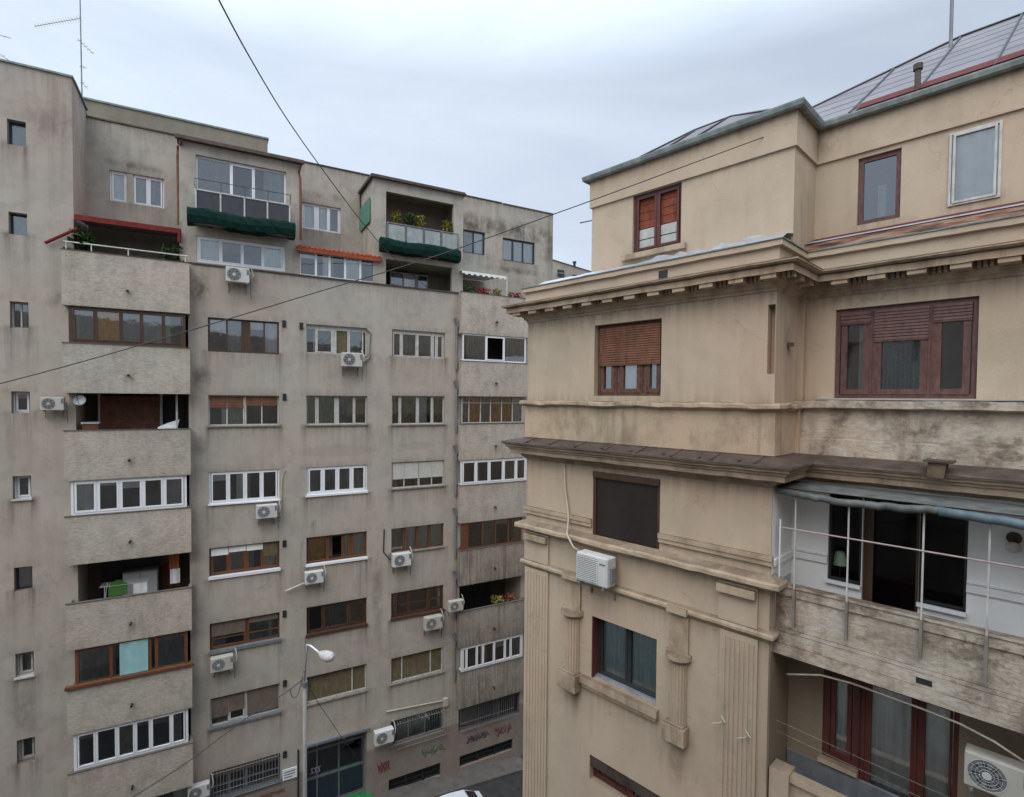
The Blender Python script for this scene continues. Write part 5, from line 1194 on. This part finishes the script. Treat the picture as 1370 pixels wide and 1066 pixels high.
# long planters wrapped in green net
def planter(x0, x1, yt, yb, t0, t1, lab, sd):
    u0, u1, z0, z1 = LF.rect(x0, x1, yt, yb, t0); q = random.Random(sd); root = empty('planter_trough', LF.W((u0+u1)/2,(t0+t1)/2,z0), lab, 'planter', 'net-wrapped planters hung on the balconies')
    mb = MB(); n = 24; prof = [(t1,z1),(t0+.05,z1+.02),(t0,z1-.08),(t0-.02,(z0+z1)/2),(t0+.03,z0+.05),(t1,z0)]
    pr = []
    for k in range(n+1):
        x = u0+(u1-u0)*k/n; sag = -.05*math.sin(k/n*math.pi*3+sd)
        pr.append([(x, a+q.uniform(-.02,.02), b+sag*.6+q.uniform(-.02,.02)) for a, b in prof])
    for A, B in zip(pr, pr[1:]):
        for j in range(len(prof)-1): mb.wq(LF, [A[j], B[j], B[j+1], A[j+1]])
    mb.wq(LF, pr[0]); mb.wq(LF, pr[-1][::-1]); mb.build('net_cover', m_net, root, smooth=False)
    s = MB(); s.box(LF, u0+.05, u1-.05, t0+.08, t1-.02, z0+.04, z1-.05); s.build('trough', m_sheet, root)
planter(250,395.6,287.5,308,-.85,-.46,'dark green netted planter hanging below the left bay window', 3)
planter(510,617,326,342,-.5,-.16,'dark green netted planter below the frosted railing of the right bay', 5)
# flowers and pots of the far terrace
for k, (x, y, lab, mt) in enumerate(((628,388,'leafy plant left of the red flowers under the scalloped awning',m_leaf),(647,388,'red flowering plant under the scalloped awning',m_flower),(664,390,'pale green shrub against the post of the scalloped awning',m_leafy))):
    plant(LF.W(LF.u(x,y,0), .0, ZB_t[0]-.45), lab, .5, .26, 200, mt, 'plants under the scalloped awning', .12, 30+k)
for k, (x, lab) in enumerate(((684,'small terracotta-coloured shrub right of the awning post'),(693,'rusty red plant next to the end of the terrace parapet'))):
    plant(LF.W(LF.u(x,395,.0), .0, ZB_t[0]-.35), lab, .35, .22, 150, m_flower if k else m_terra, 'red plants on the far terrace', .1, 50+k)
# clothes rack and green cloth on the open loggia
o = empty('clothes_airer', LF.W(-2.7,.3,ZA_t[4]-.9), 'clothes airer with a bright green cloth on the open loggia', 'clothes airer')
s = MB(); zt4 = ZA_t[4]+.25
for x in (-3.4, -2.2): s.tube([LF.W(x,.1,ZA_b[4]+.14), LF.W(x+.1,.6,zt4)], .012, 5); s.tube([LF.W(x,.6,ZA_b[4]+.14), LF.W(x+.1,.1,zt4)], .012, 5)
for k in range(5): s.tube([LF.W(-3.45,.1+k*.12,zt4), LF.W(-2.1,.1+k*.12,zt4)], .006, 4)
s.build('rack', m_pvc, o)
s = MB(); 
for k in range(12): a, b = -3.2+k*.045, -3.155+k*.045; h_ = .18*math.sin(math.pi*(k+.5)/12); s.wq(LF, [(a,.08,zt4-.35),(b,.08,zt4-.35),(b,.14,zt4+h_),(a,.14,zt4+h_)])
s.build('green_cloth', simple('bright_green_cloth', (.07,.17,.04), .9), o)
s = MB(); curtain(s, LF, -2.5, -2.1, .12, zt4-.5, zt4, .01, .2); s.build('pale_cloth', m_cw, o)
o = empty('storage_cabinet', LF.W(-2.2,1.0,ZA_b[4]+.14), 'white cabinet at the back of the open loggia behind the airer', 'cabinet')
s = MB(); s.box(LF, -2.9, -1.85, .9, 1.4, ZA_b[4]+.14, ZA_b[4]+1.95); s.build('cabinet_body', m_offwhite, o)
s = MB(); s.box(LF, -2.88, -2.39, .87, .895, ZA_b[4]+.2, ZA_b[4]+1.9).box(LF, -2.36, -1.87, .87, .895, ZA_b[4]+.2, ZA_b[4]+1.9); s.build('cabinet_door', m_pvc, o)
o = empty('hanging_shirts', LF.W(-1.25,.2,ZA_t[4]), 'orange and white laundry hanging at the right side of the open loggia', 'laundry')
s = MB(); curtain(s, LF, -1.45, -1.15, .25, ZA_t[4]+.55, ZA_b[3]-.15, .02, .1); s.build('orange_cloth', simple('orange_cloth', (.45,.14,.06), .9), o)
s = MB(); curtain(s, LF, -1.42, -1.12, .22, ZA_t[4]+.02, ZA_t[4]+.55, .02, .1); s.build('white_cloth', m_cw, o)
# things on the loggia below the dish
o = empty('wicker_crate', LF.W(-3.6,.2,ZA_t[2]-.25), 'brown crate at the left corner of the loggia with the brown shutter', 'crate')
s = MB(); s.box(LF, -3.85, -3.42, .05, .4, ZA_t[2]-.3, ZA_t[2]+.2); s.build('crate_body', m_shut_b, o)
s = MB(); s.box(LF, -3.88, -3.39, .02, .43, ZA_t[2]+.2, ZA_t[2]+.26); s.build('crate_lid', m_offwhite, o)
o = empty('laundry_tub', LF.W(-1.5,.2,ZA_t[2]), 'white sheet draped over the rail of the loggia with the brown shutter', 'sheet')
s = MB(); s.wq(LF, [(-1.75,.1,ZA_t[2]+.05),(-1.15,.1,ZA_t[2]+.05),(-1.1,.3,ZA_t[2]+.32),(-1.5,.3,ZA_t[2]+.18)]); s.wq(LF, [(-1.75,.09,ZA_t[2]-.1),(-1.15,.09,ZA_t[2]-.1),(-1.15,.1,ZA_t[2]+.05),(-1.75,.1,ZA_t[2]+.05)]); s.build('sheet', m_cw, o)
# plants in the open loggia of stack B
plant(LF.W(LF.u(665,812,.0), .0, ZB_t[5]-.3), 'orange-brown plant on the open loggia of the right stack', .3, .3, 160, m_leafy, 'plants on the open loggia of the right stack', .1, 70)
plant(LF.W(LF.u(682,806,.0), .0, ZB_t[5]-.3), 'dry terracotta plant nearest the pale curtain of the right stack loggia', .3, .25, 140, m_terra, 'plants on the open loggia of the right stack', .1, 71)
# satellite dish
P = LW(107,536,-.45); o = empty('satellite_dish', P, 'grey satellite dish on the corner by the stair tower air conditioner', 'satellite dish')
s = MB(); ax = Vector((.35,-.85,.35)).normalized(); a1 = ax.cross(Vector((0,0,1))).normalized(); a2 = ax.cross(a1); rings = []
for i in range(7):
    rr = .17*i/6; rings.append([P+ax*(rr*rr*1.6)+a1*math.cos(k*math.pi/10)*rr+a2*math.sin(k*math.pi/10)*rr for k in range(20)])
for A, B in zip(rings, rings[1:]):
    for k in range(20): s.poly([A[k], A[(k+1)%20], B[(k+1)%20], B[k]])
s.build('dish', m_grey, o, smooth=True)
s = MB(); s.tube([P-a2*-.15, P+ax*.30], .008, 5); s.tube([P+ax*.28, P+ax*.35], .022, 8); s.build('feed_arm', m_dark, o)
s = MB(); s.tube([P, LW(107,536,-.0)-Vector((0,0,.1)), LW(107,536,.05)-Vector((0,0,.1))], .02, 6); s.build('mount', m_grey, o)
# antennas
def antenna(base, top, yagis, lab):
    o = empty('tv_antenna', base, lab, 'antenna', None); s = MB(); s.tube([base, top], .028, 8, .02); s.build('mast', m_grey, o)
    for (c, tip, nel, el) in yagis:
        s = MB(); s.tube([c, tip], .013, 5); d = (tip-c).normalized(); pr = d.cross(Vector((0,0,1))).normalized() if abs(d.z) < .9 else Vector((1,0,0)); vv = d.cross(pr)
        for k in range(nel):
            p = c+(tip-c)*(k+.5)/nel; q_ = (pr*.6+vv*.8)*el*(1-.3*k/nel); s.tube([p-q_, p+q_], .006, 4)
        s.build('yagi_boom', m_grey, o)
    return o
YA = 24.0
antenna(pt(110,140,YA)-Vector((0,0,.5)), pt(106,-60,YA), [(pt(109,24,YA), pt(46,35,YA-.4), 18, .12), (pt(104,52,YA), pt(125,72,YA), 5, .12), (pt(107,88,YA), pt(115,91,YA), 3, .1), (pt(108,108,YA), pt(117,118,YA), 2, .12)], 'tall rooftop television antenna with a long toothed boom at the stair tower')
YB_ = 19
antenna(pt(-30,120,YB_), pt(-30,-10,YB_), [(pt(-30,38,YB_), pt(14,51,YB_), 3, .08), (pt(-30,50,YB_), pt(15,83,YB_), 2, .08)], 'antenna rods poking in from the left edge above the stair tower')
# rooftop rod at the side of the beige house
s = MB(); s.tube([pt(776,298,15), pt(800,293,15.2)], .02, 6); tag(s.build('wall_rod', m_grey), 'short metal rod sticking out of the left side of the beige attic', 'rod')
# wall lamp and table lamp of the white loggia
P = RF.W(RF.u(1356,728,tB-.1), tB-.1, RF.z(1356,728,tB-.1)); o = empty('wall_lamp', P, 'round glass wall lamp on the white loggia wall', 'lamp')
s = MB(); s.disc(P+RF.n*.1+Vector((0,0,.08)), -RF.n, .09, .04, 20); s.build('backplate', m_sheet, o)
s = MB(); s.tube([P+Vector((0,0,.08))+RF.n*.06, P-RF.n*.03+Vector((0,0,.04))], .015, 6); s.build('arm', m_sheet, o)
s = MB(); pr = [(.02,.04),(.07,.02),(.10,-.03),(.09,-.08),(.05,-.11),(.005,-.12)]
for (a, za_), (b, zb_) in zip(pr, pr[1:]):
    for k in range(14):
        A, B = k*math.pi/7, (k+1)*math.pi/7; c = P-RF.n*.04; s.poly([c+Vector((a*math.cos(A),a*math.sin(A),za_)), c+Vector((a*math.cos(B),a*math.sin(B),za_)), c+Vector((b*math.cos(B),b*math.sin(B),zb_)), c+Vector((b*math.cos(A),b*math.sin(A),zb_))])
s.build('globe', m_offwhite, o, smooth=True)
tl = tB+.45; u_ = RF.u(1124,745,tl); z_ = RF.z(1124,755,tl); P = RF.W(u_, tl, z_-.35); o = empty('table_lamp', P, 'table lamp with a pale green shade inside the loggia window', 'lamp')
s = MB()
for k in range(16):
    A, B = k*math.pi/8, (k+1)*math.pi/8; c = RF.W(u_, tl, z_); s.poly([c+Vector((.13*math.cos(A),.13*math.sin(A),0)), c+Vector((.13*math.cos(B),.13*math.sin(B),0)), c+Vector((.07*math.cos(B),.07*math.sin(B),.24)), c+Vector((.07*math.cos(A),.07*math.sin(A),.24))])
s.build('lamp_shade', m_lampsh, o, smooth=True)
s = MB(); s.tube([P, P+Vector((0,0,.4))], .015, 8); s.disc(P, (0,0,1), .08, .02, 14); s.build('lamp_stand', m_dark, o)
o = empty('side_table', P-Vector((0,0,.7)), 'small dark table carrying the green-shaded lamp', 'table')
s = MB(); s.box(RF, u_-.3, u_+.3, tl-.2, tl+.25, z_-.38, z_-.352); s.build('table_top', m_brown, o)
for (a, b) in ((-.27,-.17),(.27,-.17),(-.27,.22),(.27,.22)): s = MB(); s.box(RF, u_+a-.02, u_+a+.02, tl+b-.02, tl+b+.02, z_-1.05, z_-.38); s.build('leg', m_brown, o)
# clothes lines of the lower loggia
for k, (y0_, y1_, lab) in enumerate(((958,1032,'upper thin clothes line across the lower loggia'),(972,1052,'lower thin clothes line across the lower loggia'))):
    s = MB(); a, b = UR+.02, U2; za_ = RF.z(1040,y0_,.4); pts = [RF.W(a+(b-a)*j/10, .4, za_-.08-.10*math.sin(math.pi*j/10)-k*.0) for j in range(11)]; s.tube(pts, .0015, 4)
    tag(s.build('clothes_line', m_offwhite), lab, 'clothes line', 'clothes lines of the lower loggia')
# hose under the slab of the lower loggia
s = MB(); P_ = [(1053,902),(1098,903),(1140,914),(1184,930),(1236,949),(1284,968),(1330,992),(1372,1020)]
s.tube([RF.W(RF.u(x,y,.32), .32, RF.z(x,y,.32)) for x, y in P_], .018, 6); tag(s.build('grey_hose', m_pipew, smooth=True), 'pale hose sagging under the slab of the lower loggia', 'hose')

# ================================================================== cables
def cable(name, pts, r, lab, cat='cable', mat=None):
    # smooth Catmull-Rom through the given points
    P = [pts[0]+(pts[0]-pts[1])]+pts+[pts[-1]+(pts[-1]-pts[-2])]; out_ = []
    for i in range(1, len(P)-2):
        for k in range(8):
            s = k/8; a, b, c_, d = P[i-1], P[i], P[i+1], P[i+2]
            out_.append(.5*((2*b)+(c_-a)*s+(2*a-5*b+4*c_-d)*s*s+(3*b-a-3*c_+d)*s**3))
    out_.append(pts[-1]); m_ = MB(); m_.tube(out_, r, 6); tag(m_.build(name, mat or m_cable, smooth=True), lab, cat)
cable('overhead_cable', [pt(228,-130,6.0), pt(293,0,8), pt(335,78,10), pt(380,153,12.4), pt(426,219,15), pt(479,290,18.6), pt(518,336,21.5), pt(556,371,24.0)], .014, 'thick black cable dropping steeply from the top of the sky to the grey block')
cable('overhead_cable', [pt(556,371,24.0), pt(578,389,24.1), pt(595,396,24.3), pt(612,398,24.6)], .012, 'short slack cable along the roof terrace edge of the grey block')
cable('overhead_cable', [pt(-160,548,9.0), pt(0,513,9.3), pt(186,462,9.6), pt(420,392,9.9), pt(578,344,10.0), pt(739,287,10.2), pt(800,265,10.3), pt(930,217,10.4), pt(1078,162.5,10.55)], .0095, 'long thin cable crossing the whole grey block up to the beige attic corner')
cable('overhead_cable', [pt(90,1120,12), pt(178,1066,13), pt(250,1020,14), pt(328,962,15), pt(384,925,15.7), pt(406,908,16)], .012, 'cable rising from the bottom left edge to the street lamp')
cable('overhead_cable', [pt(411,908,16.05), pt(419,929,17), pt(438,958,18.4), pt(457,986,20), pt(482,1020,22)], .010, 'slanting cable from the street lamp down to the entrance')
cable('overhead_cable', [pt(405,905,15.95), pt(398,930,15.95), pt(391,932,15.95), pt(388,922,15.95)], .010, 'small loop of slack cable at the street lamp clamp')

# ================================================================== street lamp
YP = 16.0; base = pt(408.5,1066,YP); base.z = .35; top = pt(411,862,YP)
o = empty('street_lamp', (base.x, base.y, 0.0), 'grey street lamp pole with a white drop-shaped head before the entrance', 'street lamp')
jn = pt(407.5,912,YP); s = MB(); s.tube([Vector((base.x,base.y,0)), jn], .075, 12, .055); s.build('pole', simple('lamp_pole_grey', (.30,.29,.27), .6, .3, .1), o, smooth=True)
s = MB(); a2_ = pt(427,873,YP-.35); s.tube([jn, top, (top*2+a2_)/3+Vector((0,0,.03)), a2_], .028, 8); s.build('arm', m_pvc, o, smooth=True)
s = MB(); s.tube([jn-Vector((0,0,.12)), jn+Vector((0,0,.02))], .09, 10); s.tube([jn+Vector((0,0,.30)), jn+Vector((0,0,.36))], .05, 10); s.build('clamp', m_grey, o)
s = MB(); hd = (pt(443,880,YP-.7)-a2_); Lh = hd.length; hd.normalize(); a1 = hd.cross(Vector((0,0,1))).normalized(); a2v = hd.cross(a1); rings = []
for i, (d_, r_) in enumerate(((-.02,.03),(0,.05),(.08,.08),(.16,.13),(.28,.17),(.40,.175),(.50,.13),(.55,.04))):
    c = a2_+hd*d_*(Lh/.5); rings.append([c+a1*math.cos(k*math.pi/8)*r_+a2v*math.sin(k*math.pi/8)*r_*.85 for k in range(16)])
for A, B in zip(rings, rings[1:]):
    for k in range(16): s.poly([A[k], A[(k+1)%16], B[(k+1)%16], B[k]])
s.poly(rings[-1]); s.build('lamp_head', m_offwhite, o, smooth=True)

# sign beside the entrance, green mat, car
r = LF.rect(378,397.5,1028,1042,-.04); o = empty('wall_sign', LF.W((r[0]+r[1])/2,-.03,r[2]), 'small white notice plate with blurred grey lines left of the entrance', 'sign')
s = MB(); s.box(LF, r[0], r[1], -.05, -.01, r[2], r[3]); s.build('plate', m_pvc, o)
s = MB()
for k in range(3): zz = r[2]+(r[3]-r[2])*(.25+.25*k); s.box(LF, r[0]+.06, r[1]-.08-.1*(k==0), -.053, -.05, zz-.02, zz+.02)
s.build('lettering_lines', m_grey, o)
s = MB(); s.box(LF, er[1]-1.5, er[1]+.2, -1.25, .30, gz(4)+.13, gz(4)+.15); tag(s.build('door_mat', m_green), 'green carpet in front of the entrance door', 'carpet')
def car(uc, tc, lab):
    zg = gz(uc); o = empty('parked_car', LF.W(uc,tc,zg), lab, 'car'); L = 4.1
    prof = [(-2.05,.35),(-2.05,.72),(-1.95,.85),(-1.2,.95),(-.55,1.38),(-.1,1.46),(.6,1.46),(1.25,1.35),(1.85,.98),(2.05,.9),(2.07,.4)]
    def wdt(z): return .84 if z < .9 else .84-(z-.9)*.42
    s = MB(); n = len(prof)
    for (a, za_), (b, zb_) in zip(prof, prof[1:]):
        s.wq(LF, [(uc+a,tc-wdt(za_),zg+za_),(uc+b,tc-wdt(zb_),zg+zb_),(uc+b,tc+wdt(zb_),zg+zb_),(uc+a,tc+wdt(za_),zg+za_)])
    for sg in (-1, 1):
        s.wq(LF, [(uc+a,tc+sg*wdt(z),zg+z) for a, z in ((-2.05,.35),(-2.05,.72),(-1.95,.85),(-1.2,.95),(1.85,.95),(2.05,.9),(2.07,.4))])
        s.wq(LF, [(uc+a,tc+sg*wdt(z),zg+z) for a, z in ((-1.2,.95),(-.55,1.38),(-.1,1.46),(.6,1.46),(1.25,1.35),(1.85,.95))])
    s.wq(LF, [(uc-2.05,tc-.84,zg+.35),(uc+2.07,tc-.84,zg+.35),(uc+2.07,tc+.84,zg+.35),(uc-2.05,tc+.84,zg+.35)])
    s.build('body', m_carw, o)
    gm_ = simple('car_glass_dark', (.02,.025,.03), .08, .6)
    s = MB(); s.wq(LF, [(uc-1.14,tc-.78,zg+1.00),(uc-.60,tc-.62,zg+1.36),(uc-.60,tc+.62,zg+1.36),(uc-1.14,tc+.78,zg+1.00)]); s.build('windscreen', gm_, o)
    s = MB(); s.wq(LF, [(uc+1.30,tc-.60,zg+1.335),(uc+1.80,tc-.76,zg+1.025),(uc+1.80,tc+.76,zg+1.025),(uc+1.30,tc+.60,zg+1.335)]); s.build('rear_window', gm_, o)
    for sg in (-1, 1):
        s = MB(); y = lambda z: tc+sg*(wdt(z)+.006); s.wq(LF, [(uc-1.0,y(1.0),zg+1.0),(uc+1.6,y(1.0),zg+1.0),(uc+1.15,y(1.32),zg+1.32),(uc-.5,y(1.34),zg+1.34)]); s.build('side_window', gm_, o)
        s = MB(); s.box(LF, uc-.85, uc-.7, tc+sg*.9-.06, tc+sg*.9+.06, zg+.92, zg+1.04); s.build('wing_mirror', m_carw, o)
        for wx in (-1.3, 1.3):
            s = MB(); c = LF.W(uc+wx, tc+sg*.80, zg+.31); s.disc(c-LF.n*.1, LF.n, .31, .2, 20); wo = s.build('wheel', m_tyre, o); s = MB(); s.disc(c-LF.n*.11, LF.n, .18, .22, 14); s.build('rim', m_grey, wo)
car(7.5, -3.55, 'white parked car showing only its roof at the bottom of the street')
